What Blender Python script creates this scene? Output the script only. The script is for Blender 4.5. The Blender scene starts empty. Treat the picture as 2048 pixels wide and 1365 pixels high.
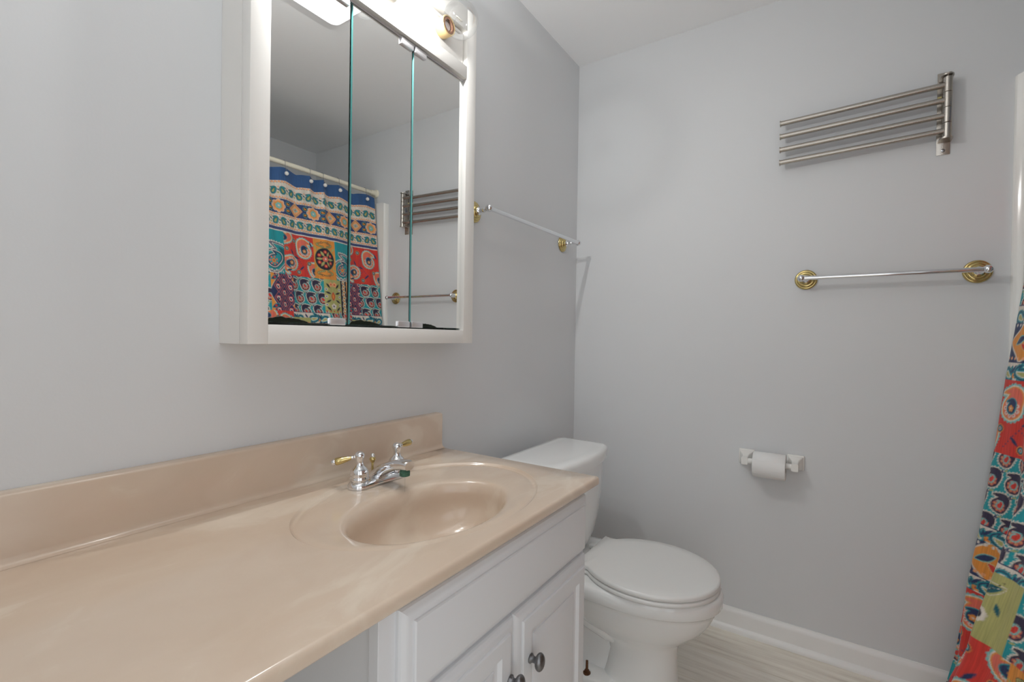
import bpy, bmesh, math, random
import numpy as np
from mathutils import Vector, Matrix

random.seed(4)
rng = np.random.default_rng(4)
SC = bpy.context.scene
COL = SC.collection

# ------------------------------------------------------------------ camera
# world: x = distance from the vanity wall, y = 0 at the back wall (room at y < 0), z up
CX, CY, CZ = 1.0013, -2.0569, 1.1509
YAW, PITCH, ROLL, FPX = 0.5852, -0.0088, 0.0147, 948.6
def camera_axes():
    f = Vector((-math.sin(YAW) * math.cos(PITCH), math.cos(YAW) * math.cos(PITCH), math.sin(PITCH)))
    r = Vector((math.cos(YAW), math.sin(YAW), 0))
    u = r.cross(f)
    c, s = math.cos(ROLL), math.sin(ROLL)
    return c * r + s * u, -s * r + c * u, f
cam = bpy.data.cameras.new('camera')
cam.sensor_width = 36.0
cam.lens = FPX * 36.0 / 2048.0
cam.clip_start = 0.02
camo = bpy.data.objects.new('camera', cam)
COL.objects.link(camo)
_r, _u, _f = camera_axes()
camo.matrix_world = Matrix(((_r.x, _u.x, -_f.x, CX), (_r.y, _u.y, -_f.y, CY), (_r.z, _u.z, -_f.z, CZ), (0, 0, 0, 1)))
SC.camera = camo

# ------------------------------------------------------------------ light and exposure
SC.view_settings.view_transform = 'Standard'
SC.view_settings.look = 'None'
SC.view_settings.gamma = 1.0
SC.view_settings.use_curve_mapping = False
SC.view_settings.exposure = 0.15
CEILING_LAMP = 1.35        # emission of the ceiling lamp's diffuser
BULB_WATTS = 8.0          # each lit vanity bulb
DOOR_FILL = 1.3          # added fill light from outside, entering by the two invented doorways
W = bpy.data.worlds.new('added doorway fill')
SC.world = W
W.use_nodes = True
W.node_tree.nodes['Background'].inputs[0].default_value = (0.96, 0.985, 1.02, 1)
W.node_tree.nodes['Background'].inputs[1].default_value = DOOR_FILL
SC.cycles.max_bounces = 12
SC.cycles.diffuse_bounces = 8
SC.cycles.glossy_bounces = 6
SC.cycles.transmission_bounces = 8
SC.cycles.transparent_max_bounces = 12
SC.cycles.caustics_reflective = False
SC.cycles.caustics_refractive = False
SC.cycles.sample_clamp_indirect = 6.0
SC.cycles.use_denoising = True

# ------------------------------------------------------------------ helpers
def S(r, g, b):
    def f(c):
        c /= 255.0
        return c / 12.92 if c <= 0.04045 else ((c + 0.055) / 1.055) ** 2.4
    return (f(r), f(g), f(b))

class NT:
    """small wrapper for node trees"""
    def __init__(self, m):
        self.t = m.node_tree
    def n(self, kind, **kw):
        nd = self.t.nodes.new(kind)
        for k, v in kw.items():
            if k.startswith('i_'):
                key = k[2:]
                key = int(key) if key.isdigit() else key.replace('_', ' ')
                nd.inputs[key].default_value = v
            else:
                setattr(nd, k, v)
        return nd
    def l(self, a, b):
        self.t.links.new(a, b)

def material(name, color, rough=0.5, metal=0.0, coat=0.0, spec=0.5, bump=None, mottle=None):
    """principled material; bump = (scale, strength); mottle = (scale, amount)"""
    m = bpy.data.materials.new(name)
    m.use_nodes = True
    k = NT(m)
    b = m.node_tree.nodes['Principled BSDF']
    b.inputs['Base Color'].default_value = (*color, 1)
    b.inputs['Roughness'].default_value = rough
    b.inputs['Metallic'].default_value = metal
    b.inputs['Coat Weight'].default_value = coat
    b.inputs['Coat Roughness'].default_value = 0.08
    b.inputs['Specular IOR Level'].default_value = spec
    tc = k.n('ShaderNodeTexCoord')
    if mottle:
        nz = k.n('ShaderNodeTexNoise', i_Scale=mottle[0], i_Detail=4.0)
        k.l(tc.outputs['Object'], nz.inputs['Vector'])
        rp = k.n('ShaderNodeMapRange', i_1=0.25, i_2=0.75, i_3=1 - mottle[1], i_4=1 + mottle[1])
        k.l(nz.outputs['Fac'], rp.inputs[0])
        mx = k.n('ShaderNodeVectorMath', operation='SCALE')
        mx.inputs[0].default_value = color
        k.l(rp.outputs[0], mx.inputs['Scale'])
        k.l(mx.outputs[0], b.inputs['Base Color'])
    if bump:
        nz = k.n('ShaderNodeTexNoise', i_Scale=bump[0], i_Detail=5.0)
        k.l(tc.outputs['Object'], nz.inputs['Vector'])
        bp = k.n('ShaderNodeBump', i_Strength=bump[1], i_Distance=0.002)
        k.l(nz.outputs['Fac'], bp.inputs['Height'])
        k.l(bp.outputs[0], b.inputs['Normal'])
    return m

ORIGIN = {}     # world origin of every object made here

def tag(o, label=None, cat=None, group=None, kind=None):
    if label: o['label'] = label
    if cat: o['category'] = cat
    if group: o['group'] = group
    if kind: o['kind'] = kind
    return o

def thing(name, loc, label, cat, group=None):
    o = bpy.data.objects.new(name, None)
    COL.objects.link(o)
    o.location = loc
    o.empty_display_size = 0.05
    ORIGIN[o.name] = Vector(loc)
    return tag(o, label, cat, group)

class MB:
    """collects geometry in world coordinates, links it as ONE mesh object"""
    def __init__(self):
        self.v, self.f = [], []
    def add(self, verts, faces):
        b = len(self.v)
        self.v += [tuple(p) for p in verts]
        self.f += [tuple(i + b for i in q) for q in faces]
        return self
    def box(self, x0, x1, y0, y1, z0, z1, bevel=0.0, seg=2):
        if bevel <= 0:
            vs = [(x, y, z) for z in (z0, z1) for y in (y0, y1) for x in (x0, x1)]
            return self.add(vs, [(0, 2, 3, 1), (4, 5, 7, 6), (0, 1, 5, 4), (2, 6, 7, 3), (0, 4, 6, 2), (1, 3, 7, 5)])
        bm = bmesh.new()
        bmesh.ops.create_cube(bm, size=1.0)
        for v in bm.verts:
            v.co = Vector(((x0 + x1) / 2 + v.co.x * (x1 - x0), (y0 + y1) / 2 + v.co.y * (y1 - y0), (z0 + z1) / 2 + v.co.z * (z1 - z0)))
        bmesh.ops.bevel(bm, geom=bm.edges[:], offset=bevel, segments=seg, profile=0.5, affect='EDGES')
        bm.verts.index_update()
        self.add([v.co[:] for v in bm.verts], [[v.index for v in f.verts] for f in bm.faces])
        bm.free()
        return self
    def loft(self, rings, cap0=True, cap1=True):
        n = len(rings[0])
        b = len(self.v)
        for r in rings:
            self.v += [tuple(p) for p in r]
        for i in range(len(rings) - 1):
            for j in range(n):
                k = (j + 1) % n
                self.f.append((b + i * n + j, b + i * n + k, b + (i + 1) * n + k, b + (i + 1) * n + j))
        if cap0: self.f.append(tuple(b + j for j in reversed(range(n))))
        if cap1: self.f.append(tuple(b + (len(rings) - 1) * n + j for j in range(n)))
        return self
    def lathe(self, base, axis, prof, n=32, cap0=True, cap1=True):
        """prof: list of (distance along axis, radius)"""
        a = Vector(axis).normalized()
        t = Vector((0, 0, 1)) if abs(a.z) < 0.9 else Vector((1, 0, 0))
        e1 = a.cross(t).normalized()
        e2 = a.cross(e1)
        c = Vector(base)
        rings = []
        for d, r in prof:
            rings.append([c + a * d + (e1 * math.cos(2 * math.pi * i / n) + e2 * math.sin(2 * math.pi * i / n)) * r for i in range(n)])
        return self.loft(rings, cap0, cap1)
    def tube(self, pts, r, n=12, caps=True):
        pts = [Vector(p) for p in pts]
        rad = r if isinstance(r, (list, tuple)) else [r] * len(pts)
        rings = []
        prev = None
        for i, p in enumerate(pts):
            d = (pts[min(i + 1, len(pts) - 1)] - pts[max(i - 1, 0)]).normalized()
            if prev is None:
                t = Vector((0, 0, 1)) if abs(d.z) < 0.9 else Vector((1, 0, 0))
                e1 = d.cross(t).normalized()
            else:
                e1 = (prev - d * prev.dot(d)).normalized()
            prev = e1
            e2 = d.cross(e1)
            rings.append([p + (e1 * math.cos(2 * math.pi * j / n) + e2 * math.sin(2 * math.pi * j / n)) * rad[i] for j in range(n)])
        return self.loft(rings, caps, caps)
    def sphere(self, c, r, n=24, m=14, scale=(1, 1, 1)):
        c = Vector(c)
        rings = []
        for i in range(1, m):
            a = math.pi * i / m
            rings.append([(c.x + r * scale[0] * math.sin(a) * math.cos(2 * math.pi * j / n), c.y + r * scale[1] * math.sin(a) * math.sin(2 * math.pi * j / n), c.z - r * scale[2] * math.cos(a)) for j in range(n)])
        b = len(self.v)
        self.loft(rings, False, False)
        lo = len(self.v); self.v.append((c.x, c.y, c.z - r * scale[2]))
        hi = len(self.v); self.v.append((c.x, c.y, c.z + r * scale[2]))
        for j in range(n):
            k = (j + 1) % n
            self.f.append((lo, b + k, b + j))
            q = b + (m - 2) * n
            self.f.append((hi, q + j, q + k))
        return self
    def build(self, name, mats, parent=None, loc=None, smooth=True, angle=40, bevel=None, label=None, recalc=True):
        me = bpy.data.meshes.new(name)
        if parent is not None:
            org = ORIGIN[parent.name]
        else:
            org = Vector(loc) if loc is not None else Vector((0, 0, 0))
        me.from_pydata([(p[0] - org.x, p[1] - org.y, p[2] - org.z) for p in self.v], [], self.f)
        if recalc:
            bm = bmesh.new(); bm.from_mesh(me)
            bmesh.ops.recalc_face_normals(bm, faces=bm.faces[:])
            bm.to_mesh(me); bm.free()
        me.validate()
        for m in (mats if isinstance(mats, (list, tuple)) else [mats]):
            me.materials.append(m)
        o = bpy.data.objects.new(name, me)
        COL.objects.link(o)
        if parent is not None:
            o.parent = parent
        else:
            o.location = org
        ORIGIN[o.name] = org
        if smooth:
            me.polygons.foreach_set('use_smooth', [True] * len(me.polygons))
            me.set_sharp_from_angle(angle=math.radians(angle))
        if bevel:
            md = o.modifiers.new('bevel', 'BEVEL')
            md.width = bevel; md.segments = 3; md.limit_method = 'ANGLE'; md.angle_limit = math.radians(40)
        if label: o['label'] = label
        return o

def structure(name, mb, mat, **kw):
    o = mb.build(name, mat, **kw)
    o['kind'] = 'structure'
    return o

def smoothstep(a, b, x):
    t = np.clip((x - a) / (b - a), 0, 1)
    return t * t * (3 - 2 * t)

def interp(x, xs, ys):
    return float(np.interp(x, xs, ys))

# ------------------------------------------------------------------ materials
WALL = material('light grey wall paint', S(217, 219, 221), rough=0.55, bump=(180, 0.06), mottle=(1.6, 0.012))
CEIL = material('pale ceiling paint', S(247, 248, 249), rough=0.7, bump=(140, 0.06))
TRIM = material('white gloss trim paint', S(240, 240, 239), rough=0.3, bump=(40, 0.05))
CABW = material('white cabinet paint', S(217, 218, 220), rough=0.30, bump=(60, 0.06))
MEDW = material('off white frame paint', S(233, 231, 227), rough=0.38, bump=(60, 0.08))
PORC = material('white porcelain', S(236, 237, 236), rough=0.07, coat=0.4)
SEAT = material('white toilet seat plastic', S(226, 226, 224), rough=0.28)
PLAS = material('white plastic', S(235, 234, 230), rough=0.25)
IVORY = material('ivory enamelled rod', S(238, 232, 212), rough=0.3)
ACRY = material('white acrylic surround', S(238, 237, 233), rough=0.12, coat=0.3)
CHROME = material('chrome', (0.82, 0.83, 0.85), rough=0.06, metal=1.0)
DULLCH = material('dull chrome', (0.80, 0.79, 0.81), rough=0.42, metal=0.9)
NICKEL = material('brushed nickel', S(190, 184, 176), rough=0.26, metal=1.0, bump=(300, 0.15))
PEWTER = material('aged pewter', S(128, 128, 130), rough=0.34, metal=1.0, bump=(120, 0.5), mottle=(70, 0.35))
BRASS = material('polished brass', S(206, 186, 128), rough=0.14, metal=1.0)
VERDI = material('verdigris crusted metal', S(74, 118, 98), rough=0.7, metal=0.2, bump=(500, 0.8), mottle=(300, 0.5))
RUST = material('rusty brass bolt', S(104, 70, 46), rough=0.5, metal=0.6, mottle=(200, 0.5))
SOCKB = material('gold socket cup', S(232, 203, 150), rough=0.3, metal=0.6)
SOCKI = material('brown socket lining', S(122, 84, 62), rough=0.6)
PAPER = material('white tissue paper', S(235, 235, 234), rough=0.9, bump=(120, 0.4))
CARD = material('grey cardboard core', S(150, 140, 128), rough=0.9)
DARK = material('painted gap shade', S(30, 24, 20), rough=0.8)
STEEL = material('screw steel', S(170, 172, 175), rough=0.25, metal=1.0)
FILAM = material('filament wire', S(215, 213, 208), rough=0.3, metal=1.0)
HOUSING = material('white lamp housing', S(235, 235, 230), rough=0.4)
STICKER = material('pale yellow sticker', S(228, 214, 150), rough=0.6)

def emission_material(name, color, strength):
    m = bpy.data.materials.new(name)
    m.use_nodes = True
    b = m.node_tree.nodes['Principled BSDF']
    b.inputs['Base Color'].default_value = (0.8, 0.8, 0.8, 1)
    b.inputs['Emission Color'].default_value = (*color, 1)
    b.inputs['Emission Strength'].default_value = strength
    return m
LAMP = emission_material('lit lamp diffuser', (0.98, 0.995, 1.0), CEILING_LAMP)
FILLIT = emission_material('lit filament', (1.0, 0.86, 0.66), 60.0)

def glass_material():
    m = bpy.data.materials.new('thin clear glass')
    m.use_nodes = True
    k = NT(m)
    m.node_tree.nodes.remove(m.node_tree.nodes['Principled BSDF'])
    out = m.node_tree.nodes['Material Output']
    tr = k.n('ShaderNodeBsdfTransparent'); tr.inputs[0].default_value = (0.97, 0.975, 0.975, 1)
    gl = k.n('ShaderNodeBsdfGlossy'); gl.inputs['Roughness'].default_value = 0.02
    fr = k.n('ShaderNodeLayerWeight', i_Blend=0.30)
    dm = k.n('ShaderNodeMath', operation='MULTIPLY', i_1=0.26)
    k.l(fr.outputs['Fresnel'], dm.inputs[0])
    mx = k.n('ShaderNodeMixShader')
    k.l(dm.outputs[0], mx.inputs[0]); k.l(tr.outputs[0], mx.inputs[1]); k.l(gl.outputs[0], mx.inputs[2])
    k.l(mx.outputs[0], out.inputs[0])
    return m
GLASS = glass_material()

def mirror_material():
    """silvered mirror with dark desilvered blotches creeping up from the lower edge"""
    m = bpy.data.materials.new('mirror with worn silvering')
    m.use_nodes = True
    k = NT(m)
    b = m.node_tree.nodes['Principled BSDF']
    b.inputs['Metallic'].default_value = 1.0
    b.inputs['Roughness'].default_value = 0.0
    tc = k.n('ShaderNodeTexCoord')
    mp = k.n('ShaderNodeMapping'); mp.inputs['Scale'].default_value = (1, 0.42, 0.5)
    k.l(tc.outputs['Object'], mp.inputs['Vector'])
    nz = k.n('ShaderNodeTexNoise', i_Scale=16.0, i_Detail=4.0, i_Roughness=0.6)
    k.l(mp.outputs[0], nz.inputs['Vector'])
    sp = k.n('ShaderNodeSeparateXYZ'); k.l(tc.outputs['Object'], sp.inputs[0])
    # object z runs from the lower edge of the door; blotch where z < 0.03 * (noise above the middle)
    hr = k.n('ShaderNodeMapRange', i_1=0.47, i_2=0.66, i_3=-0.003, i_4=0.013); hr.clamp = True
    k.l(nz.outputs['Fac'], hr.inputs[0])
    lt = k.n('ShaderNodeMath', operation='SUBTRACT'); k.l(hr.outputs[0], lt.inputs[0]); k.l(sp.outputs['Z'], lt.inputs[1])
    st = k.n('ShaderNodeMapRange', i_1=-0.001, i_2=0.001, i_3=0.0, i_4=1.0); k.l(lt.outputs[0], st.inputs[0])
    mx = k.n('ShaderNodeMix', data_type='RGBA')
    mx.inputs['A'].default_value = (0.955, 0.965, 0.955, 1)
    mx.inputs['B'].default_value = (0.035, 0.045, 0.035, 1)
    k.l(st.outputs[0], mx.inputs['Factor']); k.l(mx.outputs['Result'], b.inputs['Base Color'])
    rr = k.n('ShaderNodeMath', operation='MULTIPLY', i_1=0.5); k.l(st.outputs[0], rr.inputs[0]); k.l(rr.outputs[0], b.inputs['Roughness'])
    return m
MIRROR = mirror_material()
MEDGE = material('green glass edge', S(120, 186, 184), rough=0.08, spec=0.6)

def marble_material():
    m = bpy.data.materials.new('beige cultured marble')
    m.use_nodes = True
    k = NT(m)
    b = m.node_tree.nodes['Principled BSDF']
    tc = k.n('ShaderNodeTexCoord')
    mp = k.n('ShaderNodeMapping'); mp.inputs['Scale'].default_value = (1.0, 0.55, 1.0); mp.inputs['Rotation'].default_value = (0, 0, 0.5)
    k.l(tc.outputs['Object'], mp.inputs['Vector'])
    wp = k.n('ShaderNodeTexNoise', i_Scale=3.0, i_Detail=3.0); k.l(mp.outputs[0], wp.inputs['Vector'])
    ad = k.n('ShaderNodeVectorMath', operation='MULTIPLY_ADD'); k.l(wp.outputs['Color'], ad.inputs[0]); ad.inputs[1].default_value = (0.55, 0.55, 0.55); k.l(mp.outputs[0], ad.inputs[2])
    nz = k.n('ShaderNodeTexNoise', i_Scale=5.5, i_Detail=7.0, i_Roughness=0.55); k.l(ad.outputs[0], nz.inputs['Vector'])
    cr = k.n('ShaderNodeValToRGB')
    e = cr.color_ramp.elements
    e[0].position = 0.30; e[0].color = (*S(203, 182, 162), 1)
    e[1].position = 0.72; e[1].color = (*S(226, 212, 195), 1)
    x = e.new(0.5); x.color = (*S(209, 190, 171), 1)
    x = e.new(0.56); x.color = (*S(215, 199, 181), 1)
    k.l(nz.outputs['Fac'], cr.inputs[0]); k.l(cr.outputs[0], b.inputs['Base Color'])
    b.inputs['Roughness'].default_value = 0.16
    b.inputs['Coat Weight'].default_value = 0.25
    b.inputs['Coat Roughness'].default_value = 0.05
    return m
MARBLE = marble_material()

def floor_material():
    m = bpy.data.materials.new('greige vinyl planks')
    m.use_nodes = True
    k = NT(m)
    b = m.node_tree.nodes['Principled BSDF']
    tc = k.n('ShaderNodeTexCoord')
    br = k.n('ShaderNodeTexBrick', i_Scale=1.0, i_Mortar_Size=0.0012, i_Brick_Width=1.22, i_Row_Height=0.18)
    br.offset = 0.37
    br.inputs['Color1'].default_value = (0.45, 0.45, 0.45, 1); br.inputs['Color2'].default_value = (0.6, 0.6, 0.6, 1); br.inputs['Mortar'].default_value = (0.18, 0.18, 0.18, 1)
    mp0 = k.n('ShaderNodeMapping'); mp0.inputs['Location'].default_value = (0.78, 0.02, 0); k.l(tc.outputs['Object'], mp0.inputs['Vector'])
    k.l(mp0.outputs[0], br.inputs['Vector'])
    mp = k.n('ShaderNodeMapping'); mp.inputs['Scale'].default_value = (1.6, 22, 1); k.l(tc.outputs['Object'], mp.inputs['Vector'])
    nz = k.n('ShaderNodeTexNoise', i_Scale=2.2, i_Detail=8.0, i_Roughness=0.65); k.l(mp.outputs[0], nz.inputs['Vector'])
    cr = k.n('ShaderNodeValToRGB')
    e = cr.color_ramp.elements
    e[0].position = 0.28; e[0].color = (*S(206, 199, 186), 1)
    e[1].position = 0.66; e[1].color = (*S(244, 240, 229), 1)
    x = e.new(0.45); x.color = (*S(230, 224, 212), 1)
    k.l(nz.outputs['Fac'], cr.inputs[0])
    mx = k.n('ShaderNodeMix', data_type='RGBA', blend_type='OVERLAY'); mx.inputs['Factor'].default_value = 0.6
    k.l(cr.outputs[0], mx.inputs['A']); k.l(br.outputs['Color'], mx.inputs['B']); k.l(mx.outputs['Result'], b.inputs['Base Color'])
    b.inputs['Roughness'].default_value = 0.42
    return m
FLOOR = floor_material()

def curtain_material():
    m = bpy.data.materials.new('printed cotton weave')
    m.use_nodes = True
    k = NT(m)
    b = m.node_tree.nodes['Principled BSDF']
    at = k.n('ShaderNodeVertexColor'); at.layer_name = 'print'
    tc = k.n('ShaderNodeTexCoord')
    mp = k.n('ShaderNodeMapping'); mp.inputs['Scale'].default_value = (1, 260, 14); k.l(tc.outputs['Object'], mp.inputs['Vector'])
    nz = k.n('ShaderNodeTexNoise', i_Scale=1.0, i_Detail=2.0); k.l(mp.outputs[0], nz.inputs['Vector'])
    rp = k.n('ShaderNodeMapRange', i_1=0.25, i_2=0.75, i_3=0.82, i_4=1.14); k.l(nz.outputs['Fac'], rp.inputs[0])
    mx = k.n('ShaderNodeVectorMath', operation='SCALE'); k.l(at.outputs['Color'], mx.inputs[0]); k.l(rp.outputs[0], mx.inputs['Scale'])
    k.l(mx.outputs[0], b.inputs['Base Color'])
    b.inputs['Roughness'].default_value = 0.85
    b.inputs['Sheen Weight'].default_value = 0.15
    return m
CLOTH = curtain_material()

# ------------------------------------------------------------------ the room
H = 2.44
XT, XR, YF, YTUB = 1.468, 2.25, -2.30, -1.53     # tub face, alcove wall, wall with an added doorway, tub end wall
T = 0.10
structure('floor', MB().box(-T, XR + 1.2, YF - 1.2, T, -0.05, 0.0), FLOOR, smooth=False)
structure('ceiling', MB().box(-T, XR + T, YF - T, T, H, H + 0.08), CEIL, smooth=False)
structure('wall_left', MB().box(-T, 0, YF - T, T, 0, H), WALL, smooth=False)
structure('wall_back', MB().box(0, XR, 0, T, 0, H), WALL, smooth=False)
structure('wall_right', MB().box(XR, XR + T, YTUB, T, 0, H), WALL, smooth=False)
DY0, DY1, DZ = -2.24, -1.60, 2.03       # unseen doorway added for fill light, in the wall beyond the tub's near end
structure('wall_alcove', MB().box(XT, XT + T, YF - T, DY0, 0, H).box(XT, XT + T, DY1, YTUB, 0, H).box(XT, XT + T, DY0, DY1, DZ, H).box(XT + T, XR + T, YTUB - 0.07, YTUB, 0, H), WALL, smooth=False)
FX0, FX1 = 0.78, 1.38                     # second doorway added for fill light, behind the camera
structure('wall_front', MB().box(0, FX0, YF - T, YF, 0, H).box(FX1, XT, YF - T, YF, 0, H).box(FX0, FX1, YF - T, YF, DZ, H), WALL, smooth=False)
structure('trim_2', MB().box(FX0 - 0.055, FX0, YF, YF + 0.016, 0, DZ + 0.06, 0.003).box(FX1, FX1 + 0.055, YF, YF + 0.016, 0, DZ + 0.06, 0.003).box(FX0, FX1, YF, YF + 0.016, DZ, DZ + 0.06, 0.003), TRIM)
structure('trim_1', MB().box(XT - 0.016, XT, DY0 - 0.055, DY0, 0, DZ + 0.06, 0.003).box(XT - 0.016, XT, DY1, DY1 + 0.055, 0, DZ + 0.06, 0.003).box(XT - 0.016, XT, DY0, DY1, DZ, DZ + 0.06, 0.003), TRIM)

def baseboard(name, p0, p1, normal):
    """moulded baseboard with a quarter round shoe, swept from p0 to p1 along the wall"""
    prof = [(0, 0), (0.024, 0), (0.0245, 0.007), (0.022, 0.015), (0.0165, 0.021), (0.0125, 0.0235), (0.0125, 0.070), (0.0115, 0.077), (0.008, 0.083), (0.0055, 0.086), (0.0045, 0.090), (0, 0.090)]
    n = Vector((*normal, 0))
    rings = []
    for p in (p0, p1):
        rings.append([(p[0] + n.x * d, p[1] + n.y * d, z) for d, z in prof])
    return structure(name, MB().loft(rings), TRIM, angle=35)
baseboard('baseboard_back', (0.0, 0.0), (XT - 0.004, 0.0), (0, -1))
baseboard('baseboard_left', (0.0, -0.975), (0.0, -0.026), (1, 0))

# ------------------------------------------------------------------ ceiling lamp
def ceiling_lamp():
    x0, x1, y0, y1 = 0.505, 0.815, -2.12, -0.885
    t = thing('ceiling_light', ((x0 + x1) / 2, (y0 + y1) / 2, H), 'lit rectangular fluorescent ceiling light seen in the mirror', 'ceiling light')
    MB().box(x0 + 0.02, x1 - 0.02, y0 + 0.02, y1 - 0.02, H - 0.03, H - 0.0005, 0.004).build('housing', HOUSING, t)
    def rr(x0, x1, y0, y1, r, z, n=6):
        pts = []
        for cx, cy, a in ((x1 - r, y1 - r, 0), (x0 + r, y1 - r, 90), (x0 + r, y0 + r, 180), (x1 - r, y0 + r, 270)):
            for i in range(n + 1):
                q = math.radians(a + 90 * i / n)
                pts.append((cx + r * math.cos(q), cy + r * math.sin(q), z))
        return pts
    rings = [rr(x0, x1, y0, y1, 0.03, H - 0.022), rr(x0, x1, y0, y1, 0.03, H - 0.070), rr(x0 + 0.006, x1 - 0.006, y0 + 0.006, y1 - 0.006, 0.03, H - 0.085), rr(x0 + 0.03, x1 - 0.03, y0 + 0.03, y1 - 0.03, 0.03, H - 0.096)]
    MB().loft(rings, cap0=True).build('diffuser', LAMP, t, angle=60)
ceiling_lamp()

# ------------------------------------------------------------------ medicine cabinet
XC = 0.107                      # front of the face frame
CY0, CY1, CZ0, CZ1 = -1.595, -0.925, 1.130, 2.112
OY0, OY1, OZ0, OZ1 = -1.556, -0.968, 1.168, 1.908      # mirror opening
NZ0, NZ1 = 1.945, 2.048                                 # light bar opening
def medicine_cabinet():
    t = thing('medicine_cabinet', (0, (CY0 + CY1) / 2, CZ0), 'white framed wall cabinet with three mirrored doors above the vanity', 'medicine cabinet')
    d = 0.030
    b = MB()
    b.box(0.0005, XC - d, CY0, CY0 + 0.016, CZ0, CZ1)
    b.box(0.0005, XC - d, CY1 - 0.016, CY1, CZ0, CZ1)
    b.box(0.0005, XC - d, CY0 + 0.016, CY1 - 0.016, CZ0, CZ0 + 0.016)
    b.box(0.0005, XC - d, CY0 + 0.016, CY1 - 0.016, CZ1 - 0.016, CZ1)
    b.box(0.0005, 0.006, CY0 + 0.016, CY1 - 0.016, CZ0 + 0.016, CZ1 - 0.016)
    b.box(0.006, XC - d, CY0 + 0.016, CY1 - 0.016, OZ1 + 0.004, OZ1 + 0.016)
    b.build('cabinet_box', MEDW, t, smooth=False)
    f = MB()
    e = 0.0012
    f.box(XC - d, XC, CY0, OY0, CZ0, CZ1, e)
    f.box(XC - d, XC, OY1, CY1, CZ0, CZ1, e)
    f.box(XC - d, XC, OY0, OY1, CZ0, OZ0, e)
    f.box(XC - d, XC, OY0, OY1, OZ1, NZ0, e)
    f.box(XC - d, XC, OY0, OY1, NZ1, CZ1, e)
    f.build('face_frame', MEDW, t)
    MB().box(XC - 0.036, XC - 0.0285, OY0 - 0.004, OY1 + 0.004, OZ0 - 0.004, OZ0 + 0.002).build('lower_gap_strip', DARK, t)  # dark strip: shade of the gap under the mirrors put into its colour
    MB().box(XC - 0.028, XC - 0.012, OY0 + 0.001, OY1 - 0.001, OZ1 - 0.006, OZ1 - 0.0005).build('upper_track', DULLCH, t)
    cuts = [(-1.5550, -1.3670), (-1.3590, -1.1755), (-1.1680, -0.9685)]
    z0, z1 = OZ0 + 0.006, OZ1 - 0.007
    xm = 0.093
    tilt = [0.0, 0.004, -0.002]
    for i, (a, c) in enumerate(cuts):
        yc = (a + c) / 2
        if True:
            g = MB()
            ca, sa = math.cos(tilt[i]), math.sin(tilt[i])
            def P(x, y, z):
                dx, dy = x - xm, y - yc
                return (xm + dx * ca - dy * sa, yc + dx * sa + dy * ca, z)
            vs = [P(x, y, z) for z in (z0, z1) for y in (a, c) for x in (xm - 0.006, xm)]
            g.add(vs, [(1, 3, 7, 5), (0, 2, 3, 1), (4, 5, 7, 6), (0, 1, 5, 4), (2, 6, 7, 3), (0, 4, 6, 2)])
            # each door has its own origin at its lower edge, for the worn silvering
            me = bpy.data.meshes.new('mirror_door')
            org = Vector((xm, yc, z0))
            me.from_pydata([tuple(Vector(p) - org) for p in g.v], [], g.f)
            me.materials.append(MIRROR); me.materials.append(MEDGE)
            bm = bmesh.new(); bm.from_mesh(me); bmesh.ops.recalc_face_normals(bm, faces=bm.faces[:]); bm.to_mesh(me); bm.free()
            for k, pl in enumerate(me.polygons):
                pl.material_index = 0 if abs(pl.normal.x) > 0.9 and pl.center.x > -0.002 else 1
            o = bpy.data.objects.new('mirror_door', me)
            COL.objects.link(o); o.parent = t; o.location = org - ORIGIN[t.name]
            ORIGIN[o.name] = org
        lower = {0: c - 0.026, 1: c - 0.020, 2: a + 0.020}[i]
        MB().box(xm - 0.007, xm + 0.0055, lower - 0.020, lower + 0.020, z0 - 0.003, z0 + 0.013, 0.002).build('door_pull', DULLCH, o)
        upper = {0: c - 0.026, 1: c - 0.020, 2: a + 0.020}[i]
        MB().box(xm - 0.007, xm + 0.0065, upper - 0.021, upper + 0.021, z1 - 0.014, z1 + 0.003, 0.002).build('door_clip', DULLCH, o)
medicine_cabinet()

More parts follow.
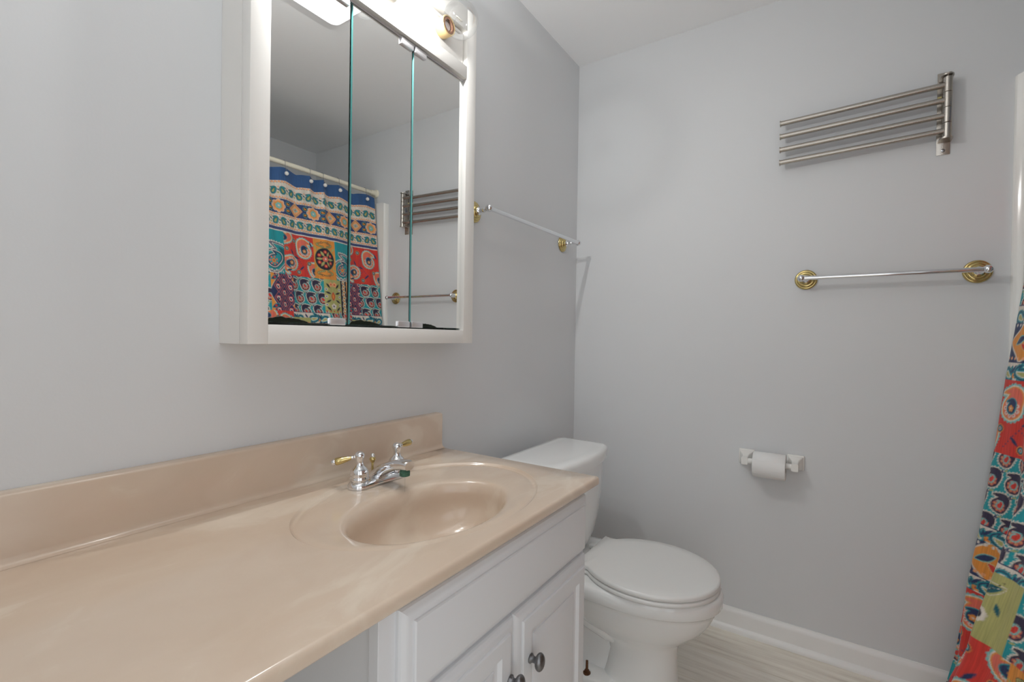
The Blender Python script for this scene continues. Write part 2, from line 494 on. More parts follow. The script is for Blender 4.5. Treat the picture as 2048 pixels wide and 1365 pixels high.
# ------------------------------------------------------------------ vanity light bar
def vanity_light():
    t = thing('vanity_light', (0.09, -1.265, NZ0), 'white vanity light bar with clear globe bulbs in gold sockets', 'vanity light')
    xf = XC - 0.012
    b = MB().box(0.03, xf, OY0 + 0.004, OY1 - 0.004, NZ0 + 0.0005, NZ1 - 0.004, 0.003)
    b.box(xf - 0.001, xf + 0.003, OY0 + 0.010, OY1 - 0.022, NZ1 - 0.016, NZ1 - 0.008, 0.001)
    b.build('light_bar', MEDW, t)
    zb = 2.002
    for i, y in enumerate((-1.070, -1.265, -1.460)):
        s = MB().lathe((xf, y, zb), (1, 0, 0), [(0, 0.0245), (0.003, 0.026), (0.029, 0.026), (0.031, 0.025), (0.031, 0.0225), (0.008, 0.021)], 36, cap0=False, cap1=False)
        so = s.build('socket', SOCKB, t)
        MB().lathe((xf + 0.004, y, zb), (1, 0, 0), [(0.004, 0.0208), (0.0265, 0.0208), (0.0265, 0.0155), (0.010, 0.0145), (0.009, 0.001)], 32, cap0=False).build('socket_lining', SOCKI, so)
        # globe with neck
        R = 0.0475
        xc = xf + 0.072
        prof = [(0.012, 0.012), (0.022, 0.0125)]
        for k in range(0, 25):
            a = math.radians(162 - k * 162 / 24)
            prof.append((0.072 - R * math.cos(math.radians(18 + k * 162 / 24)), max(R * math.sin(math.radians(18 + k * 162 / 24)), 0.0006)))
        bulb = MB().lathe((xf, y, zb), (1, 0, 0), prof, 48, cap0=False).build('bulb', GLASS, t, angle=180)
        MB().lathe((xf, y, zb), (1, 0, 0), [(0.009, 0.0115), (0.024, 0.0118)], 24).build('screw_base', DULLCH, bulb)
        # stem and filament
        f = MB()
        f.tube([(xf + 0.02, y, zb), (xf + 0.048, y, zb)], [0.0045, 0.002], 10)
        for sgn in (-1, 1):
            f.tube([(xf + 0.046, y, zb), (xf + 0.066, y + 0.010 * sgn, zb + 0.004)], 0.0005, 6)
        f.build('stem', GLASS, bulb)
        pts = []
        for k in range(41):
            a = k / 40
            pts.append((xf + 0.066 + 0.003 * math.sin(a * 40), y - 0.012 + 0.024 * a, zb + 0.004 + 0.003 * math.cos(a * 40)))
        MB().tube(pts, 0.0007, 6).build('filament', FILLIT if i > 0 else FILAM, bulb)
        if i > 0:
            L = bpy.data.lights.new('bulb_light', 'POINT')
            L.energy = BULB_WATTS * (1.0 if i == 1 else 0.45); L.color = (0.99, 0.985, 0.965); L.shadow_soft_size = 0.009
            lo = bpy.data.objects.new('bulb_light', L)
            COL.objects.link(lo); lo.parent = t
            lo.location = Vector((xc, y, zb)) - ORIGIN[t.name]
vanity_light()

# ------------------------------------------------------------------ vanity countertop
ZC = 0.811
KX0, KX1, KY0, KY1 = 0.0, 0.541, YF, -0.966
RC, RA, RB = (0.302, -1.313), 0.289, 0.208       # outer ring of the sink: centre (x, y), half length along y and x
BC, BA, BB = (0.340, -1.341), 0.188, 0.125       # bowl rim
def countertop():
    n = 128
    th = [2 * math.pi * i / n for i in range(n)]
    ring = [(RC[0] + RB * math.sin(a), RC[1] + RA * math.cos(a)) for a in th]
    # outer rectangle points: sample the border so that each ring point meets a border point on its ray
    xb, xf, y0, y1 = KX0 + 0.001, KX1 - 0.007, KY0 + 0.001, KY1 - 0.004
    def border(a):
        dx, dy = math.sin(a) * RB, math.cos(a) * RA
        t = 1e9
        if dx > 1e-9: t = min(t, (xf - RC[0]) / dx)
        if dx < -1e-9: t = min(t, (xb - RC[0]) / dx)
        if dy > 1e-9: t = min(t, (y1 - RC[1]) / dy)
        if dy < -1e-9: t = min(t, (y0 - RC[1]) / dy)
        return (RC[0] + dx * t, RC[1] + dy * t)
    out = [border(a) for a in th]
    for cx, cy in ((xf, y1), (xf, y0), (xb, y1), (xb, y0)):      # snap the nearest ray to each corner
        j = min(range(n), key=lambda i: (out[i][0] - cx) ** 2 + (out[i][1] - cy) ** 2)
        out[j] = (cx, cy)
    rings = [[(x, y, ZC) for x, y in ring], [((x * 0.9 + o[0] * 0.1), (y * 0.9 + o[1] * 0.1), ZC) for (x, y), o in zip(ring, out)], [(x, y, ZC) for x, y in out]]
    def grow(d, e, z):
        r = []
        for x, y in out:
            r.append((x + (d if abs(x - xf) < 1e-6 else 0), y + (e if abs(y - y1) < 1e-6 else 0), z))
        return r
    for d, z in ((0.003, ZC - 0.0008), (0.0055, ZC - 0.003), (0.007, ZC - 0.007), (0.007, ZC - 0.018), (0.0055, ZC - 0.0205), (0.003, ZC - 0.022)):
        rings.append(grow(d, d * 0.6, z))
    rings.append([(x, y, ZC - 0.022) for x, y in ring])
    b = MB().loft(rings, cap0=False, cap1=False)
    top = b.build('vanity_countertop', MARBLE, loc=(0.27, -1.6, ZC), angle=50)
    tag(top, 'beige cultured marble countertop with integral oval sink', 'countertop')
    # backsplash with a cove at its foot
    s = 0.028
    prof = [(0.0005, ZC - 0.004), (s + 0.012, ZC + 0.0002), (s + 0.005, ZC + 0.002), (s + 0.0015, ZC + 0.006), (s, ZC + 0.013), (s, ZC + 0.099), (s - 0.002, ZC + 0.1025), (s - 0.005, ZC + 0.104), (0.0005, ZC + 0.104)]
    rr = [[(x, y, z) for x, z in prof] for y in (KY0 + 0.001, KY1 - 0.0005)]
    MB().loft(rr).build('backsplash', MARBLE, top, angle=50)
    # sink: groove ring, gently dished deck, rolled lip and bowl
    S_ = []
    def ell(c, a, bb, z):
        return [(c[0] + bb * math.sin(t), c[1] + a * math.cos(t), z) for t in th]
    S_.append(ell(RC, RA, RB, ZC))
    S_.append(ell(RC, RA - 0.002, RB - 0.002, ZC - 0.0015))
    S_.append(ell(RC, RA - 0.004, RB - 0.004, ZC - 0.0045))
    S_.append(ell(RC, RA - 0.008, RB - 0.008, ZC - 0.0062))
    S_.append(ell(RC, RA - 0.013, RB - 0.013, ZC - 0.0055))
    S_.append(ell(RC, RA - 0.018, RB - 0.018, ZC - 0.0042))
    S_.append(ell(RC, RA - 0.024, RB - 0.023, ZC - 0.0040))
    # blend to the bowl lip
    for k in range(1, 9):
        f = k / 8
        c = (RC[0] * (1 - f) + BC[0] * f, RC[1] * (1 - f) + BC[1] * f)
        a = (RA - 0.024) * (1 - f) + (BA + 0.012) * f
        bb = (RB - 0.023) * (1 - f) + (BB + 0.010) * f
        S_.append(ell(c, a, bb, ZC - 0.0040 - 0.0030 * f ** 2))
    for g, dz in ((0.008, 0.0080), (0.0045, 0.0096), (0.0015, 0.0122), (-0.002, 0.0175), (-0.0055, 0.026), (-0.008, 0.036)):
        S_.append(ell(BC, BA + g, BB + g, ZC - dz))
    depth = 0.128
    for k in range(1, 12):
        f = k / 12
        r = math.cos(f * math.pi / 2) ** 0.62
        z = ZC - 0.036 - (depth - 0.036) * math.sin(f * math.pi / 2)
        S_.append(ell((BC[0] - 0.012 * f, BC[1] + 0.01 * f), (BA - 0.022) * r + 0.0135, (BB - 0.017) * r + 0.0085, z))
    MB().loft(S_, cap0=False, cap1=True).build('sink_basin', MARBLE, top, angle=80)
    dr = MB().lathe((BC[0] - 0.012, BC[1] + 0.01, ZC - depth - 0.004), (0, 0, 1), [(0, 0.02), (0.006, 0.021), (0.008, 0.019), (0.007, 0.014), (0.010, 0.010), (0.011, 0.001)], 28, cap1=False)
    dr.build('drain', CHROME, top)
    return top
countertop()

# ------------------------------------------------------------------ faucet
FX, FY = 0.1305, -1.301
def faucet():
    zt = ZC - 0.0037
    t = thing('bathroom_faucet', (FX, FY, zt), 'chrome two handle faucet with brass levers at the sink back', 'faucet')
    # base plate: stadium with a rounded top edge
    def stad(a, r, z):
        pts = []
        for s, c0 in ((1, 0), (-1, 180)):
            for i in range(17):
                q = math.radians(c0 - 90 + 180 * i / 16)
                # along y
                pts.append((FX + r * math.sin(q) * 1.0 if False else FX - r * math.sin(q) , FY + s * a + r * math.cos(q), z))
        return pts
    a, r = 0.0570, 0.0245
    rings = [stad(a, r, zt), stad(a, r, zt + 0.006), stad(a, r - 0.002, zt + 0.010), stad(a, r - 0.006, zt + 0.013), stad(a, r - 0.012, zt + 0.0145)]
    MB().loft(rings).build('base_plate', CHROME, t, angle=50)
    for s in (-1, 1):
        y = FY + s * 0.0555
        z = zt + 0.0035
        MB().lathe((FX, y, z), (0, 0, 1), [(0, 0.023), (0.008, 0.022), (0.011, 0.0165), (0.013, 0.0165), (0.0145, 0.0205), (0.018, 0.021), (0.0195, 0.0195), (0.024, 0.0200), (0.030, 0.0200), (0.036, 0.0185), (0.041, 0.015), (0.045, 0.0105), (0.049, 0.0088), (0.054, 0.0082), (0.059, 0.0092), (0.064, 0.0108), (0.069, 0.0112), (0.073, 0.0098), (0.076, 0.0062), (0.0775, 0.001)], 36).build('handle_post', CHROME, t, angle=60)
        zl = z + 0.067
        ang = math.radians(-20) if s < 0 else math.radians(26)
        dv = Vector((-0.60, -0.78, -0.19)) if s < 0 else Vector((-0.17, 0.98, 0.03))
        dv.normalize()
        c = Vector((FX, y, zl))
        lv = MB().lathe(c, dv, [(0.017, 0.0036), (0.020, 0.0045), (0.028, 0.0062), (0.038, 0.0079), (0.046, 0.0085), (0.051, 0.0080), (0.0525, 0.0066)], 24).build('lever', BRASS, t, label='polished brass lever')
        MB().lathe(c, dv, [(0.006, 0.0055), (0.0115, 0.0052), (0.013, 0.0036), (0.0145, 0.0044), (0.018, 0.0044)], 20).build('lever_collar', CHROME, lv)
        MB().lathe(c, dv, [(0.0525, 0.0058), (0.054, 0.0066), (0.057, 0.0062), (0.060, 0.0048), (0.0615, 0.001)], 20).build('lever_tip', CHROME, lv)
    # spout: rising, arched, tapering loft from the plate to the tip over the bowl
    path = [(-0.012, 0.008, 0.022, 0.010), (0.000, 0.018, 0.0215, 0.014), (0.018, 0.030, 0.020, 0.014), (0.040, 0.041, 0.018, 0.0125), (0.062, 0.0485, 0.0165, 0.0115), (0.082, 0.052, 0.0155, 0.0115), (0.096, 0.0525, 0.015, 0.0115), (0.101, 0.0520, 0.0135, 0.0100)]
    rings = []
    for i, (dx, dz, hw, hh) in enumerate(path):
        p0 = path[max(i - 1, 0)]; p1 = path[min(i + 1, len(path) - 1)]
        tx, tz = p1[0] - p0[0], p1[1] - p0[1]
        L = math.hypot(tx, tz); tx /= L; tz /= L
        ring = []
        for j in range(28):
            q = 2 * math.pi * j / 28
            cu, su = math.cos(q), math.sin(q)
            w = hw * abs(cu) ** 0.75 * (1 if cu >= 0 else -1)
            h = hh * abs(su) ** 0.75 * (1 if su >= 0 else -1)
            ring.append((FX + dx - tz * h, FY + w, zt + dz + tx * h))
        rings.append(ring)
    sp = MB().loft(rings).build('spout', CHROME, t, angle=60)
    MB().lathe((FX + 0.086, FY, zt + 0.043), (0, 0, -1), [(0, 0.0105), (0.004, 0.0105), (0.0055, 0.0118), (0.015, 0.0114), (0.0158, 0.0095), (0.015, 0.004)], 24).build('aerator', VERDI, sp, label='green crusted aerator')
    # lift rod with brass knob behind the spout
    x = FX - 0.022
    MB().tube([(x, FY, zt + 0.010), (x, FY, zt + 0.042)], 0.0028, 12).build('lift_rod', BRASS, t)
    k = MB().lathe((x, FY, zt + 0.040), (0, 0, 1), [(0, 0.003), (0.002, 0.0052), (0.005, 0.0056), (0.007, 0.0072), (0.0095, 0.0075), (0.012, 0.006), (0.0145, 0.0042)], 24).build('lift_knob', BRASS, t)
    MB().lathe((x, FY, zt + 0.0535), (0, 0, 1), [(0, 0.0042), (0.002, 0.0052), (0.005, 0.0048), (0.008, 0.003), (0.009, 0.0006)], 20).build('lift_knob_cap', CHROME, k)
    return t
faucet()
def water():
    t = thing('water_stream', (FX + 0.086, FY, ZC - 0.012), 'thin thread of water falling from the faucet into the sink', 'water')
    x = FX + 0.0865
    MB().tube([(x, FY, ZC + 0.0232), (x, FY, ZC + 0.012), (x, FY, ZC - 0.002), (x, FY, ZC - 0.0118)], [0.0016, 0.0011, 0.0010, 0.0012], 10).build('stream', GLASS, t)
water()

# ------------------------------------------------------------------ vanity cabinet
FFX = 0.510
VY0, VY1 = -1.628, -0.984
VTOP = ZC - 0.0225
def raised_panel(mb, y0, y1, z0, z1, xb, steps):
    """closed slab facing +x; steps: (inset, x) from the back edge to the centre"""
    rings = [[(xb, y0, z0), (xb, y1, z0), (xb, y1, z1), (xb, y0, z1)]]
    for d, x in steps:
        rings.append([(x, y0 + d, z0 + d), (x, y1 - d, z0 + d), (x, y1 - d, z1 - d), (x, y0 + d, z1 - d)])
    mb.loft(rings)
    return mb
def vanity():
    t = thing('vanity_cabinet', (0.26, (VY0 + VY1) / 2, 0), 'white two door vanity cabinet with raised panels under the countertop', 'vanity cabinet')
    b = MB()
    d = 0.019
    b.box(0.001, FFX - d, VY0 + 0.004, VY0 + 0.020, 0.0, VTOP)
    b.box(0.001, FFX - d, VY1 - 0.020, VY1 - 0.004, 0.0, VTOP)
    b.box(0.001, FFX - d, VY0 + 0.02, VY1 - 0.02, 0.10, 0.116)
    b.box(FFX - 0.075, FFX - 0.06, VY0 + 0.02, VY1 - 0.02, 0.0, 0.10)
    b.box(0.001, 0.010, VY0 + 0.02, VY1 - 0.02, 0.116, 0.60)
    b.build('carcass', CABW, t, smooth=False)
    f = MB()
    f.box(FFX - d, FFX, VY0, VY0 + 0.045, 0.10, VTOP, 0.0008)
    f.box(FFX - d, FFX, VY1 - 0.045, VY1, 0.10, VTOP, 0.0008)
    f.box(FFX - d, FFX, VY0 + 0.045, VY1 - 0.045, VTOP - 0.04, VTOP)
    f.box(FFX - d, FFX, VY0 + 0.045, VY1 - 0.045, 0.595, 0.655)
    f.box(FFX - d, FFX, VY0 + 0.045, VY1 - 0.045, 0.10, 0.145)
    f.box(FFX - d, FFX, -1.325, -1.285, 0.145, 0.595)
    f.build('face_frame', CABW, t, smooth=False)
    xb = FFX + 0.0003
    edge = [(0.0, xb + 0.005), (0.002, xb + 0.0085), (0.007, xb + 0.0115), (0.013, xb + 0.0135), (0.020, xb + 0.0142), (0.0205, xb + 0.0165), (0.0225, xb + 0.0185), (0.026, xb + 0.019)]
    y0, y1 = -1.597, -0.993
    dr = MB()
    raised_panel(dr, y0, y1, 0.636, 0.770, xb, edge)
    dr.build('drawer_front', CABW, t, angle=22)
    ys = -1.3095
    for (a, c, kn) in ((y0, ys - 0.0012, -1.334), (ys + 0.0012, y1, -1.262)):
        dm = MB()
        steps = edge + [(0.050, xb + 0.019), (0.0525, xb + 0.0165), (0.056, xb + 0.0125), (0.060, xb + 0.0112), (0.066, xb + 0.0112), (0.067, xb + 0.0130), (0.078, xb + 0.0172), (0.084, xb + 0.0182)]
        raised_panel(dm, a, c, 0.125, 0.626, xb, steps)
        do = dm.build('cabinet_door', CABW, t, angle=22)
        zk = 0.522
        km = MB().lathe((xb + 0.0188, kn, zk), (1, 0, 0), [(0, 0.0095), (0.002, 0.0095), (0.0035, 0.0075), (0.007, 0.0058), (0.012, 0.0062), (0.016, 0.009)], 24)
        km.sphere((xb + 0.0188 + 0.021, kn, zk), 0.0175, 24, 14, (0.52, 0.78, 1.0))
        km.build('door_knob', PEWTER, do, label='aged pewter oval knob')
vanity()

# ------------------------------------------------------------------ toilet
TY = -0.520
def toilet():
    t = thing('toilet', (0.38, TY, 0), 'white two piece toilet with closed lid between vanity and back wall', 'toilet')
    # tank
    def rrect(x0, x1, hw, r, z, n=7, bow=0.0):
        pts = []
        for cx, cy, a in ((x1 - r, TY + hw - r, 0), (x0 + r, TY + hw - r, 90), (x0 + r, TY - hw + r, 180), (x1 - r, TY - hw + r, 270)):
            for i in range(n + 1):
                q = math.radians(a + 90 * i / n)
                pts.append((cx + r * math.cos(q), cy + r * math.sin(q), z))
        # extra points along the bowed front
        front = []
        y_a, y_b = TY - hw + r, TY + hw - r
        for i in range(1, 14):
            front.append((x1, y_a + (y_b - y_a) * i / 14, z))
        pts = pts + front
        out = []
        for x, y, z in pts:
            u = (y - TY) / hw
            w = (x - x0) / (x1 - x0)
            out.append((x + bow * max(0, 1 - u * u) * w, y, z))
        return out
    secs = [(0.120, 0.200, 0.085, 0.030, 0.386), (0.085, 0.222, 0.125, 0.040, 0.392), (0.072, 0.233, 0.158, 0.042, 0.408), (0.066, 0.240, 0.182, 0.040, 0.435), (0.062, 0.244, 0.204, 0.035, 0.480), (0.059, 0.246, 0.219, 0.032, 0.540), (0.057, 0.247, 0.229, 0.030, 0.610), (0.056, 0.248, 0.236, 0.028, 0.680)]
    MB().loft([rrect(a + 0.030, b + 0.030, h * 0.955, r, z + 0.010 * min(1, (z - 0.386) / 0.1), bow=0.034) for a, b, h, r, z in secs]).build('tank', PORC, t, angle=60)
    lid = [(0.048, 0.252, 0.244, 0.024, 0.6805), (0.044, 0.258, 0.251, 0.026, 0.683), (0.043, 0.259, 0.2525, 0.026, 0.708), (0.044, 0.258, 0.251, 0.026, 0.716), (0.047, 0.254, 0.247, 0.026, 0.7225), (0.055, 0.246, 0.238, 0.026, 0.7265), (0.075, 0.225, 0.215, 0.03, 0.7285)]
    MB().loft([rrect(a + 0.030, b + 0.030, h * 0.948, r, z + 0.010, bow=0.038) for a, b, h, r, z in lid]).build('tank_lid', PORC, t, angle=60)
    # bowl and pedestal as one body
    def egg(x0, xm, x1, hw, z, back=2.6, hb=None, n=64):
        pts = []
        for i in range(n):
            q = 2 * math.pi * i / n
            c, s = math.cos(q), math.sin(q)
            if c >= 0:
                x = xm + (x1 - xm) * c
                y = hw * s
            else:
                e = 2 / back
                x = xm + (xm - x0) * -abs(c) ** e
                y = hw * (abs(s) ** e) * (1 if s >= 0 else -1)
            pts.append((x, TY - 0.008 + y, z))
        return pts
    b = MB()
    secs = [
        (0.390, 0.50, 0.641, 0.119, 0.000, 3.0), (0.390, 0.50, 0.641, 0.119, 0.016, 3.0), (0.395, 0.50, 0.636, 0.113, 0.026, 3.0), (0.400, 0.50, 0.630, 0.104, 0.055, 3.0),
        (0.410, 0.51, 0.627, 0.098, 0.100, 3.0), (0.418, 0.52, 0.626, 0.094, 0.150, 3.0), (0.410, 0.52, 0.630, 0.097, 0.188, 3.0), (0.370, 0.50, 0.646, 0.110, 0.212, 3.0),
        (0.300, 0.48, 0.676, 0.131, 0.235, 3.0), (0.235, 0.47, 0.704, 0.149, 0.262, 2.8), (0.175, 0.48, 0.725, 0.162, 0.292, 2.8), (0.130, 0.49, 0.738, 0.171, 0.322, 2.8), (0.110, 0.495, 0.743, 0.174, 0.337, 2.8),
        (0.106, 0.495, 0.750, 0.180, 0.3405, 2.8), (0.104, 0.495, 0.756, 0.186, 0.347, 2.8), (0.104, 0.495, 0.758, 0.187, 0.372, 2.8), (0.105, 0.495, 0.755, 0.184, 0.381, 2.8), (0.108, 0.495, 0.748, 0.178, 0.386, 2.8), (0.12, 0.495, 0.730, 0.160, 0.3865, 2.8)]
    b.loft([egg(x0, xm, x1, hw, z, bk) for x0, xm, x1, hw, z, bk in secs])
    bowl = b.build('bowl', PORC, t, angle=60)
    # trapway ridge, rear pedestal and foot flange on each side
    cy = TY - 0.008
    for s in (-1, 1):
        yy = cy + s * 0.066
        MB().tube([(0.17, yy, 0.10), (0.175, yy, 0.19), (0.22, yy, 0.252), (0.29, yy + s * 0.012, 0.268), (0.37, yy + s * 0.014, 0.250), (0.43, yy - s * 0.004, 0.210), (0.50, yy - s * 0.036, 0.170)], [0.036, 0.042, 0.048, 0.052, 0.050, 0.042, 0.03], 24).build('trapway', PORC, bowl)
        MB().box(0.165, 0.47, min(cy, cy + s * 0.070), max(cy, cy + s * 0.070), 0.0, 0.235, 0.020, 5).build('rear_pedestal', PORC, bowl)
        MB().box(0.170, 0.46, min(cy + s * 0.04, cy + s * 0.140), max(cy + s * 0.04, cy + s * 0.140), 0.0, 0.070, 0.014, 4).build('foot_flange', PORC, bowl)
        bo = MB().lathe((0.376, cy + s * 0.120, 0.068), (0, 0, 1), [(0, 0.012), (0.005, 0.012), (0.006, 0.008), (0.012, 0.0075), (0.0125, 0.0045), (0.042, 0.004), (0.043, 0.001)], 16)
        bo.build('floor_bolt', RUST, bowl, label='rusty floor bolt without its cap')
    # seat and lid outlines
    def outline(sc, z, ear=0.128, xe=0.331):
        pts = []
        xm, ax, ay = 0.540, 0.2085 * sc, 0.1925 * sc
        a0 = math.acos(max(-1, (0.375 - xm) / ax))
        m = 40
        for i in range(m + 1):
            q = -a0 + 2 * a0 * i / m
            sn = math.sin(q) if math.cos(q) > 0 else math.copysign(abs(math.sin(q)) ** 0.86, q)
            pts.append((xm + ax * math.cos(q), TY - 0.008 + ay * sn, z))
        yj = ay * math.sin(a0) ** 0.86
        for f in (0.3, 0.6, 0.85):
            pts.append((0.375 + (xe - 0.375) * f, TY - 0.008 + yj + (ear - yj) * f ** 0.6 - 0.004 * math.sin(f * math.pi), z))
        for i in range(9):
            pts.append((xe, TY - 0.008 + ear * (1 - 2 * i / 8), z))
        for f in (0.85, 0.6, 0.3):
            pts.append((0.375 + (xe - 0.375) * f, TY - 0.008 - (yj + (ear - yj) * f ** 0.6 - 0.004 * math.sin(f * math.pi)), z))
        return pts
    MB().loft([outline(0.985, 0.388, 0.124, 0.338), outline(1.0, 0.391, 0.126, 0.335), outline(1.0, 0.399, 0.126, 0.335), outline(0.985, 0.402, 0.124, 0.338)]).build('seat', SEAT, t, angle=50)
    MB().loft([outline(0.985, 0.4045, 0.125, 0.335), outline(1.0, 0.407), outline(1.0, 0.4145), outline(0.992, 0.4185, 0.126, 0.333), outline(0.97, 0.4205, 0.122, 0.337), outline(0.80, 0.4222, 0.10, 0.365)]).build('seat_lid', SEAT, t, angle=50)
    for s in (-1, 1):
        MB().box(0.296, 0.334, TY - 0.008 + s * 0.075 - 0.018, TY - 0.008 + s * 0.075 + 0.018, 0.3868, 0.403, 0.005).build('seat_hinge', SEAT, t)
toilet()

# ------------------------------------------------------------------ towel bars
def towel_bar(A, B, nrm, label):
    """A, B: ends of the bar on its axis; nrm: unit vector out of the wall; off: bar distance from the wall"""
    A, B, n = Vector(A), Vector(B), Vector(nrm)
    off = A.dot(n)
    pa, pb = A - n * off, B - n * off
    t = thing('towel_bar', pa, label, 'towel bar', 'towel bars with brass rosettes')
    d = (B - A).normalized()
    for e, p, s in ((A, pa, 1), (B, pb, -1)):
        q = p + d * 0.013 * s
        r = MB().lathe(q, n, [(0.0005, 0.036), (0.004, 0.036), (0.007, 0.0335), (0.008, 0.0305), (0.0075, 0.029), (0.0105, 0.0275), (0.0125, 0.024), (0.0125, 0.0215), (0.0165, 0.0195), (0.020, 0.015), (0.021, 0.010)], 40).build('rosette', BRASS, t, label='brass stepped rosette')
        MB().lathe(q, n, [(0.0205, 0.0125), (0.024, 0.0135), (0.028, 0.0085), (0.034, 0.0062), (0.040, 0.0062), (0.046, 0.008), (0.05, 0.006)], 24).build('post_stem', CHROME, r)
        ln = off - 0.045
        po = MB().tube([q + n * 0.045, q + n * (0.045 + ln * 0.5) - d * 0.002 * s, e + d * 0.006 * s], [0.0062, 0.006, 0.0075], 16)
        po.sphere(e, 0.0125, 24, 14)
        po.build('bar_post', CHROME, t)
    MB().tube([A + d * 0.008, B - d * 0.008], 0.0075, 24).build('bar', CHROME, t)
    return t
towel_bar((0.075, -0.806, 1.571), (0.075, -0.137, 1.573), (1, 0, 0), 'chrome towel bar on the vanity wall between mirror cabinet and corner')
towel_bar((0.922, -0.060, 1.377), (1.407, -0.060, 1.378), (0, -1, 0), 'chrome towel bar below the swing arm rack on the back wall')

# ------------------------------------------------------------------ swing arm towel rack
def swing_rack():
    t = thing('swing_arm_rack', (1.305, 0, 1.89), 'brushed nickel rack with four swinging towel arms on the back wall', 'towel rack')
    xp = 1.310
    MB().box(xp - 0.021, xp + 0.013, -0.0025, -0.0003, 1.762, 2.028, 0.0006).build('wall_plate', NICKEL, t)
    for z, sg in ((2.003, 1), (1.803, -1)):
        # rounded bracket ear holding the post
        pts = []
        for i in range(17):
            q = math.radians(180 + 180 * i / 16)
            pts.append((xp - 0.002 + 0.0165 * math.cos(q), -0.036 + 0.0165 * math.sin(q)))
        pts = [(xp - 0.0185, -0.002)] + pts + [(xp + 0.0145, -0.002)]
        rings = [[(x, y, zz) for x, y in pts] for zz in (z - 0.0022, z + 0.0022)]
        MB().loft(rings).build('bracket_ear', NICKEL, t)
    arms = [(1.9735, 1.9555), (1.9250, 1.9075), (1.8765, 1.8585), (1.8275, 1.8115)]
    MB().tube([(xp, -0.036, 1.8052), (xp, -0.036, 2.0008)], 0.0045, 16).build('pivot_pin', NICKEL, t)
    for i, (za, zb) in enumerate(arms):
        hub = MB().lathe((xp, -0.036, za - 0.0238), (0, 0, 1), [(0, 0.0108), (0.0008, 0.0116), (0.0468, 0.0116), (0.0476, 0.0108)], 28)
        hub.tube([(xp - 0.004, -0.036, za), (0.846, -0.040, zb)], 0.0092, 24)
        ar = hub.build('swing_arm', NICKEL, t)
        MB().lathe((0.8475, -0.040, zb), (-1, 0, -0.035), [(0, 0.0100), (0.0005, 0.0116), (0.0030, 0.0116), (0.0036, 0.0098), (0.0038, 0.001)], 24).build('arm_cap', NICKEL, ar)
    for z in (2.017, 1.776):
        MB().lathe((xp - 0.004, -0.0025, z), (0, -1, 0), [(0, 0.0055), (0.0015, 0.005), (0.0026, 0.003), (0.0029, 0.0006)], 20).build('screw', STEEL, t)
    MB().box(xp - 0.0205, xp - 0.010, -0.0032, -0.0026, 1.940, 1.952).build('sticker', STICKER, t, label='pale yellow sticker')
swing_rack()

# ------------------------------------------------------------------ toilet paper holder and roll
def paper_holder():
    t = thing('toilet_paper_holder', (0.832, 0, 0.70), 'white two bracket toilet paper holder low on the back wall', 'toilet paper holder')
    zc = 0.699
    yb = -0.058
    for x0, x1, inn in ((0.722, 0.778, 1), (0.886, 0.942, -1)):
        xm = (x0 + x1) / 2
        b = MB()
        b.box(x0, x1, -0.010, -0.0005, zc - 0.028, zc + 0.028, 0.004, 3)
        # curved horn: broad at the wall, narrowing to the arm that holds the roller
        rings = []
        for k in range(10):
            f = k / 9
            w = 0.024 - 0.013 * smoothstep(0, 0.6, f)
            h = 0.024 - 0.010 * smoothstep(0, 0.8, f)
            zz = zc - 0.006 * f
            y = -0.008 - f * 0.062
            ring = []
            for cx, cz, a in ((1, 1, 0), (-1, 1, 90), (-1, -1, 180), (1, -1, 270)):
                for i in range(5):
                    q = math.radians(a + 90 * i / 4)
                    r = 0.004
                    ring.append((xm + cx * (w - r) + r * math.cos(q), y, zz + cz * (h - r) + r * math.sin(q)))
            rings.append(ring)
        b.loft(rings)
        b.build('bracket', PLAS, t, angle=50)
    MB().tube([(0.757, yb, zc - 0.006), (0.907, yb, zc - 0.006)], 0.0105, 24).build('roller', PLAS, t)
    # the roll
    x0, x1, zr = 0.779, 0.886, zc - 0.0135
    R, r = 0.047, 0.0205
    prof = [(0.0, r), (0.0, R - 0.002), (0.002, R), (x1 - x0 - 0.002, R), (x1 - x0, R - 0.002), (x1 - x0, r)]
    c = (x0, yb, zr)
    roll = thing('toilet_paper_roll', (0.832, yb, zr), 'white toilet paper roll on the wall holder', 'toilet paper')
    m = MB().lathe(c, (1, 0, 0), prof + [(0.0, r)], 56, cap0=False, cap1=False)
    # loose end of the sheet, torn at a slant
    n = 10
    pts0, pts1 = [], []
    for i in range(n + 1):
        a = math.radians(150 + 60 * i / n)
        pts0.append((x0 + 0.001, yb + (R + 0.0012) * math.cos(a), zr + (R + 0.0012) * math.sin(a)))
        a2 = math.radians(150 + (95 - 20) * i / n)
        pts1.append((x1 - 0.001, yb + (R + 0.0012) * math.cos(a2), zr + (R + 0.0012) * math.sin(a2)))
    b0 = len(m.v)
    m.v += pts0 + pts1
    for i in range(n):
        m.f.append((b0 + i, b0 + i + 1, b0 + n + 1 + i + 1, b0 + n + 1 + i))
    m.build('paper', PAPER, roll, angle=50, recalc=False)
    MB().lathe((x0 + 0.0005, yb, zr), (1, 0, 0), [(0, r - 0.0002), (x1 - x0 - 0.001, r - 0.0002), (x1 - x0 - 0.001, r - 0.0015), (0, r - 0.0015), (0, r - 0.0002)], 40, cap0=False, cap1=False).build('core', CARD, roll)
paper_holder()

